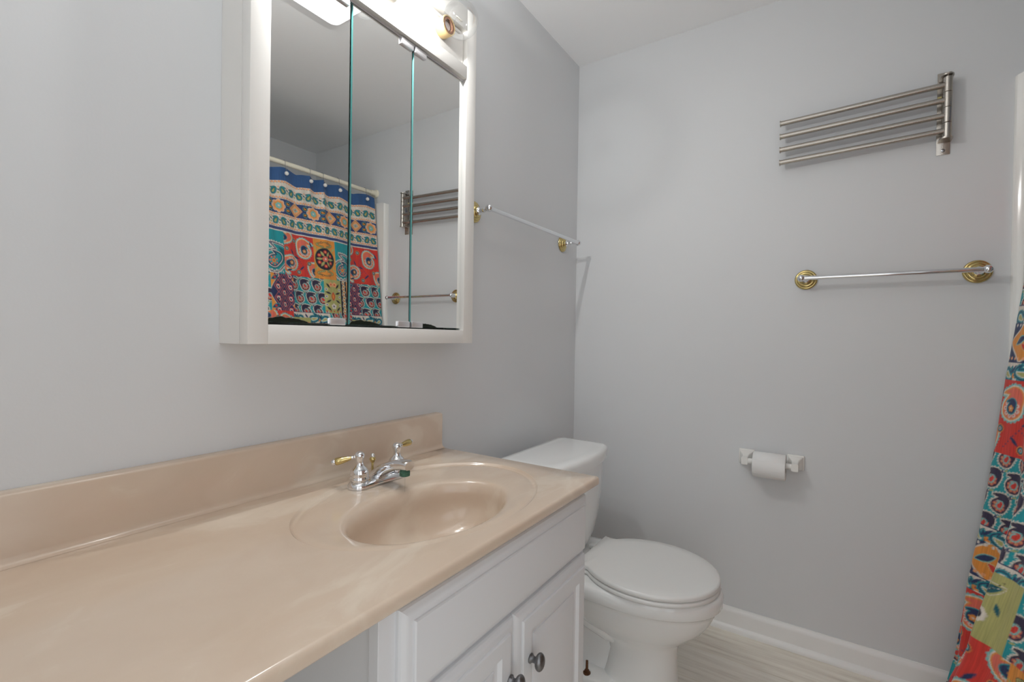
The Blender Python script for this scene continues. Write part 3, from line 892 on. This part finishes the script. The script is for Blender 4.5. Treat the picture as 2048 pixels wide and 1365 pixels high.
# ------------------------------------------------------------------ bathtub, surround
def tub():
    t = thing('bathtub', (1.86, -0.76, 0), 'white alcove bathtub hidden behind the printed shower curtain', 'bathtub')
    x0, x1, y0, y1 = XT + 0.012, XR - 0.001, YTUB + 0.001, -0.001
    def rr(x0, x1, y0, y1, r, z, n=8):
        pts = []
        for cx, cy, a in ((x1 - r, y1 - r, 0), (x0 + r, y1 - r, 90), (x0 + r, y0 + r, 180), (x1 - r, y0 + r, 270)):
            for i in range(n + 1):
                q = math.radians(a + 90 * i / n)
                pts.append((cx + r * math.cos(q), cy + r * math.sin(q), z))
        return pts
    rings = [rr(x0, x1, y0, y1, 0.004, 0.0), rr(x0, x1, y0, y1, 0.004, 0.41), rr(x0 + 0.004, x1, y0, y1, 0.006, 0.42), rr(x0 + 0.06, x1 - 0.05, y0 + 0.07, y1 - 0.07, 0.12, 0.42), rr(x0 + 0.075, x1 - 0.06, y0 + 0.09, y1 - 0.085, 0.12, 0.405), rr(x0 + 0.11, x1 - 0.09, y0 + 0.2, y1 - 0.13, 0.13, 0.12), rr(x0 + 0.16, x1 - 0.14, y0 + 0.28, y1 - 0.2, 0.1, 0.09)]
    MB().loft(rings).build('tub_shell', ACRY, t, angle=50)
    s = thing('shower_surround', (1.86, -0.02, 0.42), 'white acrylic shower surround panel at the right end of the back wall', 'shower surround')
    z0, z1 = 0.421, 1.967
    # front column of the end panel: a rounded pilaster
    prof = [(XT, -0.0005), (XT, -0.006), (XT + 0.003, -0.012), (XT + 0.016, -0.017), (XT + 0.022, -0.022), (XT + 0.040, -0.0235), (XT + 0.075, -0.0235), (XT + 0.10, -0.020), (XT + 0.115, -0.010), (XR - 0.03, -0.010), (XR - 0.013, -0.016), (XR - 0.011, -0.03), (XR - 0.011, YTUB + 0.03), (XR - 0.016, YTUB + 0.014), (XR - 0.03, YTUB + 0.010), (XT + 0.05, YTUB + 0.010), (XT + 0.05, YTUB + 0.0005), (XR - 0.0005, YTUB + 0.0005), (XR - 0.0005, -0.0005)]
    rings = [[(x, y, 0.421) for x, y in prof], [(x, y, z1 + 0.012 * min(1, (x - XT) / 0.03)) for x, y in prof]]
    m = MB().loft(rings, cap0=True, cap1=True)
    m.build('panel', ACRY, s, angle=30)
    # lower front return beside the tub apron
    MB().box(XT, XT + 0.0115, -0.016, -0.0005, 0.0, 0.420, 0.003).build('apron_strip', ACRY, s)
tub()

# ------------------------------------------------------------------ shower rod, rings, curtain
RODX, RODZ = 1.585, 2.050
def rod():
    t = thing('shower_rod', (RODX, -0.76, RODZ), 'ivory shower curtain rod above the bathtub seen in the mirror', 'shower rod')
    MB().tube([(RODX, YTUB + 0.002, RODZ), (RODX, -0.002, RODZ)], 0.0125, 24).build('rod', IVORY, t)
    MB().lathe((RODX, -0.0008, RODZ), (0, -1, 0), [(0, 0.026), (0.006, 0.026), (0.010, 0.023), (0.012, 0.0185), (0.042, 0.0165), (0.043, 0.013)], 32).build('flange', IVORY, t)
    MB().lathe((RODX, YTUB + 0.0008, RODZ), (0, 1, 0), [(0, 0.026), (0.006, 0.026), (0.010, 0.023), (0.012, 0.0185), (0.042, 0.0165), (0.043, 0.013)], 32).build('flange', IVORY, t)
rod()

EX_Z = [0.0, 0.07, 0.165, 0.41, 0.60, 0.83, 1.05, 1.343, 1.70, 2.02]
EX_X = [1.322, 1.335, 1.350, 1.374, 1.404, 1.431, 1.452, 1.490, 1.535, 1.566]
RING_Y = [-0.095, -0.308, -0.412, -0.494, -0.639, -0.790, -0.945, -1.100, -1.255, -1.430]
def curtain_x(y, z):
    """y, z numpy arrays; x of the cloth"""
    xc = np.interp(z, EX_Z, EX_X)
    lo = 1 - smoothstep(0.15, 1.25, z)
    A = 0.022 + 0.050 * lo
    d = -(y + 0.035)
    ph = 2 * np.pi * d / (0.330 + 0.02 * np.sin(d * 3.0))
    fold = A * (1 - np.cos(ph)) / 2
    # second and later folds swing further into the room towards the hem
    bulge = np.interp(z, [0.0, 0.24, 0.345, 0.58, 0.78, 0.95, 2.1], [0.075, 0.070, 0.047, 0.027, 0.010, 0.0, 0.0]) * smoothstep(0.12, 0.30, d) * (0.9 + 0.2 * np.sin(d * 7.1))
    small = 0.006 * np.sin(d * 61 + 2.0 * np.sin(z * 2.1)) + 0.004 * np.sin(d * 97 + z * 3)
    top = smoothstep(1.72, 2.02, z)
    # pleats between the rings near the top
    pl = np.zeros_like(y)
    ry = np.array(RING_Y)
    for a, b in zip(ry[:-1], ry[1:]):
        w = np.clip((y - b) / (a - b), 0, 1)
        inside = (y <= a) & (y > b)
        pl = np.where(inside, np.sin(w * np.pi) * (0.035 if (a - b) < 0.12 else 0.016), pl)
    return xc + fold * (1 - 0.75 * top) - bulge + small * (0.5 + 0.5 * lo) + pl * top

class Canvas:
    def __init__(self, U, V):
        self.u, self.v = U, V
        self.C = np.zeros((len(V), len(U), 3))
    def win(self, u0, u1, v0, v1):
        i0, i1 = np.searchsorted(self.u, [u0, u1]); j0, j1 = np.searchsorted(self.v, [v0, v1])
        return slice(j0, j1), slice(i0, i1)
    def paint(self, bbox, sdf, col, soft=0.0012):
        js, is_ = self.win(*bbox)
        uu, vv = self.u[is_], self.v[js]
        if len(uu) == 0 or len(vv) == 0: return
        Uu, Vv = np.meshgrid(uu, vv)
        m = np.clip(0.5 - sdf(Uu, Vv) / (2 * soft), 0, 1)[..., None]
        self.C[js, is_] = self.C[js, is_] * (1 - m) + np.array(col) * m
    def rect(self, u0, u1, v0, v1, col):
        js, is_ = self.win(u0, u1, v0, v1)
        self.C[js, is_] = col
    def disc(self, u, v, r, col, clip=None):
        b = (u - r - .003, u + r + .003, v - r - .003, v + r + .003)
        if clip: b = (max(b[0], clip[0]), min(b[1], clip[1]), max(b[2], clip[2]), min(b[3], clip[3]))
        self.paint(b, lambda U, V: np.hypot(U - u, V - v) - r, col)
    def flower(self, u, v, r, petal, heart, n=5, clip=None):
        for k in range(n):
            a = 2 * math.pi * k / n + 0.3
            self.disc(u + r * .62 * math.cos(a), v + r * .62 * math.sin(a), r * .42, petal, clip)
        self.disc(u, v, r * .30, heart, clip)
    def spine(self, u, v, s, rot, flip, n=22):
        """paisley: fat round body whose tail curls over"""
        P = []
        for k in range(n):
            f = k / (n - 1)
            x = s * (0.62 * math.sin(f * 2.3) * 0.9)
            y = s * (1.25 * f - 0.35 * f * f)
            x = s * 0.55 * (f ** 1.5) * math.cos(f * 2.1) + s * 0.42 * math.sin(f * 3.1)
            r = s * 0.52 * (1 - f) ** 0.85 + s * 0.03
            if flip: x = -x
            c, q = math.cos(rot), math.sin(rot)
            P.append((u + c * x - q * y, v + q * x + c * y, r))
        return P
    def blob(self, P, grow, col, clip=None, wob=None):
        R = max(p[2] for p in P) + abs(grow) + .004
        b = (min(p[0] for p in P) - R, max(p[0] for p in P) + R, min(p[1] for p in P) - R, max(p[1] for p in P) + R)
        if clip: b = (max(b[0], clip[0]), min(b[1], clip[1]), max(b[2], clip[2]), min(b[3], clip[3]))
        if b[0] >= b[1] or b[2] >= b[3]: return
        u0, v0 = P[0][0], P[0][1]
        def sdf(U, V):
            d = np.full(U.shape, 9.0)
            for x, y, r in P:
                d = np.minimum(d, np.hypot(U - x, V - y) - r)
            if wob:
                d = d - wob[0] * np.cos(wob[1] * np.arctan2(V - v0 - P[0][2] * .4, U - u0))
            return d - grow
        self.paint(b, sdf, col)
    def paisley(self, u, v, s, rot, flip, layers, clip=None, dots=None, fringe=None):
        P = self.spine(u, v, s, rot, flip)
        if fringe:
            self.blob(P, fringe[1], fringe[0], clip, wob=(fringe[2], fringe[3]))
        for g, col in layers:
            self.blob(P, g, col, clip)
        if dots:
            col, heart, r, n = dots
            for k in range(n):
                a = 2 * math.pi * k / n + .4
                self.disc(u + s * .36 * math.cos(a), v + s * .36 * math.sin(a), r, col, clip)
                self.disc(u + s * .36 * math.cos(a), v + s * .36 * math.sin(a), r * .4, heart, clip)
        return P
    def leaf(self, u, v, L, w, rot, col, clip=None):
        c, s = math.cos(rot), math.sin(rot)
        b = (u - L - .003, u + L + .003, v - L - .003, v + L + .003)
        if clip: b = (max(b[0], clip[0]), min(b[1], clip[1]), max(b[2], clip[2]), min(b[3], clip[3]))
        if b[0] >= b[1] or b[2] >= b[3]: return
        def sdf(U, V):
            x = (U - u) * c + (V - v) * s
            y = -(U - u) * s + (V - v) * c
            return np.abs(y) - w * (1 - np.clip(np.abs(x) / L, 0, 1) ** 1.6) + np.where(np.abs(x) > L, .01, 0)
        self.paint(b, sdf, col)
    def curve(self, pts, r, col, clip=None):
        P = []
        for (a, b), (c, d) in zip(pts[:-1], pts[1:]):
            for k in range(6):
                P.append((a + (c - a) * k / 6, b + (d - b) * k / 6, r))
        P.append((*pts[-1], r))
        self.blob(P, 0, col, clip)
    def diamond(self, u, v, a, b, col, clip=None):
        bb = (u - a - .003, u + a + .003, v - b - .003, v + b + .003)
        if clip: bb = (max(bb[0], clip[0]), min(bb[1], clip[1]), max(bb[2], clip[2]), min(bb[3], clip[3]))
        if bb[0] >= bb[1]: return
        self.paint(bb, lambda U, V: (np.abs(U - u) / a + np.abs(V - v) / b - 1) * min(a, b) * .7, col)

NAVY, CREAM, TEALC, ORANGE, RED, OLIVE, DKTEAL, DARKC, LTEAL, BLUE, PEACH, CORAL = [S(*c) for c in ((38, 52, 92), (222, 212, 200), (28, 150, 158), (226, 146, 62), (208, 56, 46), (176, 172, 108), (22, 92, 104), (34, 32, 48), (120, 190, 186), (50, 88, 138), (238, 168, 118), (226, 110, 90))]

def paint_curtain(U, V):
    c = Canvas(U, V)
    umax = U[-1] + .01
    c.rect(-1, 9, -1, 9, NAVY)
    # header
    c.rect(-1, 9, 1.952, 3, BLUE)
    def dotrow(v, base, dot):
        c.rect(-1, 9, v - .008, v + .008, base)
        u = .004
        while u < umax:
            c.disc(u, v + .001, .0056, dot); c.disc(u + .0078, v - .003, .0022, NAVY)
            u += .0155
    def paisleyband(v0, v1):
        c.rect(-1, 9, v0, v1, CREAM)
        m = (v0 + v1) / 2
        u, k = .02, 0
        while u < umax:
            f = k % 2
            c.paisley(u, m - .010, .026, -.35 if f else .35, f, [(.004, CREAM), (.002, DKTEAL), (-.0015, TEALC), (-.0055, DARKC), (-.008, OLIVE)])
            c.disc(u + .024, m + .014, .0042, PEACH); c.disc(u + .026, m - .016, .005, OLIVE); c.leaf(u + .026, m, .011, .004, .7, DKTEAL)
            u += .050; k += 1
    def medband(v0, v1):
        c.rect(-1, 9, v0, v1, S(44, 66, 116))
        m = (v0 + v1) / 2
        u, k = .035, 0
        while u < umax:
            if k % 2:
                c.diamond(u, m, .037, .041, PEACH); c.diamond(u, m, .033, .037, S(202, 150, 96)); c.diamond(u, m, .024, .027, PEACH)
                c.flower(u, m, .012, LTEAL, RED, 4)
            else:
                for a in range(8):
                    c.disc(u + .027 * math.cos(a * math.pi / 4), m + .025 * math.sin(a * math.pi / 4), .012, CREAM)
                for a in range(8):
                    c.disc(u + .025 * math.cos(a * math.pi / 4), m + .023 * math.sin(a * math.pi / 4), .011, PEACH)
                c.disc(u, m, .023, ORANGE)
                c.flower(u, m, .017, LTEAL, RED, 6); c.disc(u, m, .005, CREAM)
            for s in (-1, 1):
                c.paisley(u + .051, m + s * .018, .015, (0.9 if s > 0 else 2.2), s > 0, [(.0035, LTEAL), (.0015, DARKC), (-.003, ORANGE)])
            u += .102; k += 1
    dotrow(1.944, CREAM, PEACH)
    paisleyband(1.868, 1.936)
    dotrow(1.860, CREAM, PEACH)
    medband(1.776, 1.852)
    dotrow(1.768, CREAM, PEACH)
    paisleyband(1.716, 1.760)
    dotrow(1.708, CREAM, PEACH)
    c.rect(-1, 9, 1.686, 1.700, S(58, 72, 118)); c.rect(-1, 9, 1.680, 1.686, CREAM)

    def red(u0, u1, v0, v1):
        c.rect(u0, u1, v0, v1, RED)
        cl = (u0, u1, v0, v1)
        w, h = u1 - u0, v1 - v0
        c.curve([(u0 + .25 * w, v0 + .1 * h), (u0 + .45 * w, v0 + .35 * h), (u0 + .60 * w, v0 + .55 * h), (u0 + .52 * w, v0 + .8 * h), (u0 + .3 * w, v0 + .95 * h)], .0022, NAVY, cl)
        c.curve([(u0 + .45 * w, v0 + .35 * h), (u0 + .7 * w, v0 + .22 * h), (u0 + .95 * w, v0 + .36 * h)], .0022, NAVY, cl)
        for (fu, fv, s, r, fl) in ((.30, .62, .062, .5, 0), (.76, .30, .064, -2.5, 1), (1.02, .86, .05, .6, 1), (-.02, .12, .05, .3, 0)):
            uu, vv = u0 + fu * w, v0 + fv * h
            c.paisley(uu, vv, s, r, fl, [(.006, LTEAL), (.0035, CREAM), (.0, ORANGE), (-.004, CORAL)], cl, dots=(CREAM, RED, .0062, 9), fringe=(LTEAL, .0085, .0018, 26))
            P = c.spine(uu, vv, s * .45, r, fl)
            c.blob(P, .003, TEALC, cl); c.blob(P, 0, NAVY, cl); c.flower(uu, vv, s * .16, ORANGE, CREAM, 5, cl)
        for fu, fv in ((.16, .33), (.62, .84), (.5, .1), (.9, .62)):
            c.disc(u0 + fu * w, v0 + fv * h, .013, ORANGE, cl); c.disc(u0 + fu * w, v0 + fv * h, .0105, NAVY, cl); c.disc(u0 + fu * w, v0 + fv * h, .0065, LTEAL, cl); c.disc(u0 + fu * w, v0 + fv * h, .003, RED, cl)
        for fu, fv, a in ((.55, .44, .3), (.40, .20, 2.3), (.72, .55, 1.1), (.85, .12, 2.8), (.08, .8, 1.2)):
            c.leaf(u0 + fu * w, v0 + fv * h, .019, .005, a, NAVY, cl)
    def teal(u0, u1, v0, v1):
        c.rect(u0, u1, v0, v1, TEALC)
        cl = (u0, u1, v0, v1)
        k = 0
        v = v0 - .01
        while v < v1 + .03:
            u = u0 + (.004 if k % 2 else .036)
            while u < u1 + .03:
                c.paisley(u, v + .012, .037, .25, 0, [(.0045, CREAM), (.002, DARKC), (.0, S(52, 44, 70))], cl, dots=(CORAL, OLIVE, .0045, 8), fringe=(CREAM, .0055, .002, 22))
                P = c.spine(u, v + .012, .015, .25, 0)
                c.blob(P, .002, LTEAL, cl); c.blob(P, -.0015, RED, cl)
                c.disc(u + .030, v + .046, .005, NAVY, cl); c.disc(u + .033, v + .048, .0025, CREAM, cl)
                c.leaf(u - .026, v + .05, .008, .0025, .4, OLIVE, cl)
                u += .066
            v += .068; k += 1
    def bigpaisley(u0, u1, v0, v1):
        c.rect(u0, u1, v0, v1, TEALC)
        cl = (u0, u1, v0, v1)
        uu, vv = (u0 + u1) / 2 + .008, v0 + .062
        c.paisley(uu, vv, .098, .12, 1, [(.008, CREAM), (.004, NAVY), (-.001, CREAM), (-.004, TEALC), (-.014, DKTEAL)], cl, fringe=(CREAM, .010, .003, 34))
        P = c.spine(uu, vv, .055, .12, 1)
        c.blob(P, .004, CREAM, cl); c.blob(P, .0, NAVY, cl); c.blob(P, -.006, TEALC, cl)
        for a in range(7):
            c.disc(uu + .020 * math.cos(a * .9), vv + .020 * math.sin(a * .9), .0048, CORAL, cl)
        c.flower(uu, vv, .012, ORANGE, RED, 5, cl)
        for f in range(9):
            c.disc(uu - .052 + f * .013, v0 + .010 + (f % 2) * .006, .004, CREAM, cl)
    def medallion(u0, u1, v0, v1):
        c.rect(u0, u1, v0, v1, ORANGE)
        cl = (u0, u1, v0, v1)
        m, n = (u0 + u1) / 2, (v0 + v1) / 2
        c.paint(cl, lambda U, V: np.hypot((U - m) / 1.0, (V - n) / 1.12) - .058, OLIVE)
        c.paint(cl, lambda U, V: np.hypot((U - m) / 1.0, (V - n) / 1.12) - .055, DARKC)
        for a in range(6):
            q = a * math.pi / 3
            c.leaf(m + .030 * math.cos(q), n + .032 * math.sin(q), .018, .0065, q, OLIVE, cl)
            q += math.pi / 6
            c.disc(m + .036 * math.cos(q), n + .040 * math.sin(q), .0095, RED, cl); c.disc(m + .036 * math.cos(q), n + .040 * math.sin(q), .004, PEACH, cl)
        c.flower(m, n, .016, CORAL, CREAM, 6, cl)
        for sv in (-1, 1):
            for su in (-1, 1):
                P = [(m + su * (.012 + .030 * math.sin(k / 11 * 3.4)), n + sv * (.068 + .026 * k / 11), .0042 - .0002 * k) for k in range(12)]
                c.blob(P, .0018, DARKC, cl); c.blob(P, 0, OLIVE, cl)
                c.leaf(m + su * .052, n + sv * .058, .016, .005, su * sv * .8, OLIVE, cl)
                c.disc(m + su * .018, n + sv * .092, .006, DARKC, cl); c.disc(m + su * .018, n + sv * .092, .0035, ORANGE, cl)
    def ogee(u0, u1, v0, v1):
        c.rect(u0, u1, v0, v1, ORANGE)
        cl = (u0, u1, v0, v1)
        m, n = u0 + (u1 - u0) * .42, (v0 + v1) / 2
        shape = lambda U, V: np.abs(U - m) - (.050 + .022 * np.cos((V - n) / .105 * np.pi))
        c.paint(cl, lambda U, V: shape(U, V) - .006, CREAM); c.paint(cl, lambda U, V: shape(U, V) - .0035, NAVY)
        for k in range(-3, 4):
            for j in (-1, 0, 1):
                uu, vv = m + j * .036, n + k * .060 + (j % 2) * .030
                c.diamond(uu, vv, .024, .034, CORAL, cl); c.diamond(uu, vv, .0215, .031, NAVY, cl)
                c.paisley(uu, vv - .006, .014, .2, 0, [(.003, RED), (.0, CREAM), (-.003, NAVY)], cl)
        for f in (.12, .88):
            uu, vv = u1 - .022, v0 + (v1 - v0) * f
            c.leaf(uu, vv, .024, .011, -.5, TEALC, cl); c.leaf(uu, vv, .020, .008, -.5, NAVY, cl); c.disc(uu, vv, .006, RED, cl)
            c.leaf(uu - .012, vv + .03, .012, .004, 1, DARKC, cl)
    def olive(u0, u1, v0, v1):
        c.rect(u0, u1, v0, v1, OLIVE)
        cl = (u0, u1, v0, v1)
        m, n = (u0 + u1) / 2, (v0 + v1) / 2
        c.leaf(m, n, .025, .012, math.pi / 2, RED, cl); c.leaf(m, n, .016, .007, math.pi / 2, ORANGE, cl)
        for s in (-1, 1):
            for dv, a in ((.058, .9), (.018, .3), (-.028, -.5), (-.070, .7)):
                c.leaf(m + s * .030, n + dv, .018, .0055, s * a, DARKC, cl)
                c.disc(m + s * .042, n + dv - .02, .0075, CREAM, cl); c.disc(m + s * .042, n + dv - .02, .004, S(90, 90, 120), cl)
            c.flower(m + s * .012, n + .066, .014, PEACH, RED, 5, cl)
        c.flower(m, n - .056, .016, CREAM, NAVY, 5, cl)
        for k in range(5):
            c.disc(m + (k - 2) * .022, v0 + .010, .004, RED, cl)
    def strip(u0, u1, v0, v1):
        c.rect(u0, u1, v0, v1, ORANGE)
        w = u1 - u0
        c.rect(u0 + w * .45, u1, v0, v1, DARKC)
        v = v0 + .006
        k = 0
        while v < v1:
            c.disc(u0 + w * .30, v, .0055, CREAM, (u0, u1, v0, v1))
            c.paisley(u0 + w * .72, v, .011, .3, k % 2, [(.002, CREAM), (.0, OLIVE), (-.003, RED)], (u0, u1, v0, v1))
            v += .0165; k += 1
    def creamband(u0, u1, v0, v1):
        c.rect(u0, u1, v0, v1, CREAM)
        cl = (u0, u1, v0, v1)
        c.rect(u0, u1, v1 - .004, v1, NAVY)
        m = (v0 + v1) / 2
        u, k = u0 + .022, 0
        while u < u1 + .03:
            c.paisley(u, m - .010, .030, .5 if k % 2 else -1.2, k % 2, [(.004, TEALC), (.001, NAVY), (-.003, TEALC), (-.007, CREAM), (-.010, OLIVE)], cl, fringe=(DKTEAL, .005, .0018, 20))
            c.leaf(u + .034, m + .006, .014, .005, .9, NAVY, cl); c.flower(u + .036, m - .014, .009, ORANGE, RED, 5, cl)
            u += .070; k += 1
    def mixrow(u0, u1, v0, v1):
        """navy ground with orange leaf medallions, olive block to one side, cream paisley bands above and below"""
        h = v1 - v0
        creamband(u0, u1, v1 - .24 * h, v1)
        creamband(u0, u1, v0, v0 + .24 * h)
        a, b = v0 + .24 * h, v1 - .24 * h
        c.rect(u0, u1, a, b, NAVY)
        cl = (u0, u1, a, b)
        m = (a + b) / 2
        uu = u0 + .052
        c.paint(cl, lambda U, V: np.abs(U - uu - .02) / .075 + np.abs(V - m) / .062 - 1 + .0 * U, CREAM, .04)
        c.paint(cl, lambda U, V: np.abs(U - uu - .02) / .068 + np.abs(V - m) / .056 - 1, ORANGE, .03)
        c.rect(u0 + .105, u1, a - .24 * h, b + .10 * h, OLIVE)
        cl2 = (u0, u1, v0, v1)
        c.leaf(uu + .01, m + .006, .030, .012, .5, LTEAL, cl2); c.leaf(uu + .01, m + .006, .026, .009, .5, NAVY, cl2)
        c.leaf(uu + .036, m - .016, .026, .011, -.5, S(210, 190, 140), cl2); c.leaf(uu + .036, m - .016, .022, .009, -.5, RED, cl2)
        for k in range(5):
            c.disc(u0 + .012 + k * .018, a + .009, .0045, PEACH, cl2); c.disc(u0 + .02 + k * .018, b - .008, .0045, CREAM, cl2)
        c.leaf(u0 + .150, m + .030, .034, .017, .5, CREAM, cl2); c.leaf(u0 + .150, m + .030, .032, .0155, .5, OLIVE, cl2); c.leaf(u0 + .150, m + .030, .027, .011, .5, DKTEAL, cl2); c.curve([(u0 + .128, m + .018), (u0 + .172, m + .042)], .0012, CREAM, cl2)
        c.curve([(u0 + .105, m - .03), (u0 + .125, m - .012), (u0 + .14, m + .01), (u0 + .17, m + .055)], .0018, DARKC, cl2)
        c.flower(u0 + .145, m - .040, .020, CREAM, RED, 8, cl2); c.disc(u0 + .145, m - .040, .010, DARKC, cl2)
        c.leaf(u0 + .112, m + .045, .016, .006, 1.1, RED, cl2); c.leaf(u0 + .175, m - .012, .016, .005, 1.9, DKTEAL, cl2)

    rows = [1.680, 1.457, 1.268, 1.047, 0.827, 0.605, 0.405, 0.190, -0.03]
    kinds = [0, 1, 2, 0, 1, 2, 0, 1]
    for r, kd in enumerate(kinds):
        v0, v1 = rows[r + 1], rows[r]
        shift = 0.0 if r < 3 else (0.0 if r != 6 else 0.0)
        if kd == 0:
            seq = [(0.220, red), (0.110, bigpaisley), (0.125, medallion), (0.175, red), (0.110, bigpaisley), (0.125, medallion)]
            u = 0.0 if r == 0 else 0.0
        elif kd == 1:
            seq = [(0.140, teal), (0.093, ogee), (0.072, strip), (0.106, olive), (0.175, teal), (0.13, ogee)]
            u = 0.0
        else:
            seq = [(0.210, mixrow), (0.180, teal), (0.205, mixrow), (0.15, red)]
            u = 0.0
        if r == 4: seq = [(0.190, teal), (0.045, olive), (0.210, teal), (0.106, olive), (0.175, teal), (0.13, ogee)]
        if r == 5: seq = [(0.210, mixrow), (0.220, mixrow), (0.180, teal), (0.205, mixrow), (0.15, red)]
        if r == 6: seq = [(0.210, red), (0.240, red), (0.125, medallion), (0.110, bigpaisley)]
        if r == 7: seq = [(0.210, teal), (0.220, red), (0.106, olive), (0.175, teal), (0.13, ogee)]
        k = 0
        while u < umax:
            w, fn = seq[k % len(seq)]
            fn(u, u + w, v0, v1)
            u += w; k += 1
    return c.C

def curtain():
    z_hem, z_top = 0.030, 2.022
    # columns: fine where the photograph shows the cloth, coarser towards the tub's near end
    dy = np.concatenate([np.arange(0, 0.90, 0.0030), np.arange(0.90, 1.465, 0.006)])
    U = dy                                  # cloth coordinate from the free edge by the back wall
    V = np.arange(z_hem, z_top + 1e-6, 0.0030)
    C = paint_curtain(U, V)
    Ug, Vg = np.meshgrid(U, V)
    Y = -0.035 - Ug
    # hem and header are not quite level: the cloth sags a little between rings
    ry = np.array(RING_Y)
    near = np.min(np.abs(Y[..., None] - ry), axis=-1)
    sag = 0.016 * np.clip(near / 0.08, 0, 1) ** 1.5
    Z = Vg - sag * smoothstep(1.7, 2.02, Vg)
    X = curtain_x(Y, Vg)
    nv, nu = X.shape
    org = np.array((1.50, -0.035, 0.0))
    co = np.stack([X, Y, Z], -1).reshape(-1, 3) - org
    idx = np.arange(nv * nu).reshape(nv, nu)
    q = np.stack([idx[:-1, :-1], idx[:-1, 1:], idx[1:, 1:], idx[1:, :-1]], -1).reshape(-1, 4)
    me = bpy.data.meshes.new('shower_curtain')
    me.vertices.add(len(co)); me.vertices.foreach_set('co', co.ravel().astype(np.float32))
    me.loops.add(q.size); me.loops.foreach_set('vertex_index', q.ravel().astype(np.int32))
    me.polygons.add(len(q)); me.polygons.foreach_set('loop_start', np.arange(0, q.size, 4, dtype=np.int32)); me.polygons.foreach_set('loop_total', np.full(len(q), 4, np.int32))
    me.update(calc_edges=True)
    me.polygons.foreach_set('use_smooth', np.ones(len(q), bool))
    ca = me.color_attributes.new('print', 'FLOAT_COLOR', 'POINT')
    rgba = np.concatenate([C.reshape(-1, 3), np.ones((nv * nu, 1))], 1).astype(np.float32)
    ca.data.foreach_set('color', rgba.ravel())
    me.materials.append(CLOTH)
    o = bpy.data.objects.new('shower_curtain', me)
    o.location = org
    COL.objects.link(o)
    tag(o, 'patchwork paisley shower curtain in red, teal, navy and olive', 'shower curtain')
    # rings
    words = ['nearest', 'second', 'third', 'fourth', 'fifth', 'sixth', 'seventh', 'eighth', 'ninth', 'tenth']
    for i, y in enumerate(RING_Y):
        xcloth = float(curtain_x(np.array([y]), np.array([1.99]))[0])
        lab = 'wire curtain hook with white ball, nearest the rod end flange' if i == 0 else 'wire curtain hook with white ball, %s along from the rod end flange' % words[i]
        t = thing('curtain_hook', (RODX, y, RODZ), lab, 'curtain hook', 'curtain hooks on the shower rod')
        xb = xcloth - 0.012
        pts = []
        for k in range(15):
            a = math.radians(-40 + 220 * k / 14)
            pts.append((RODX + 0.0155 * math.cos(a), y, RODZ + 0.0155 * math.sin(a)))
        pts += [(RODX - 0.016, y, RODZ - 0.02), ((RODX - 0.016 + xb) / 2 - 0.004, y, RODZ - 0.042), (xb, y, 1.994)]
        MB().tube(pts, 0.0011, 8).build('wire', STEEL, t)
        MB().sphere((xb, y, 1.990), 0.0105, 20, 12).build('ball', PLAS, t)
curtain()
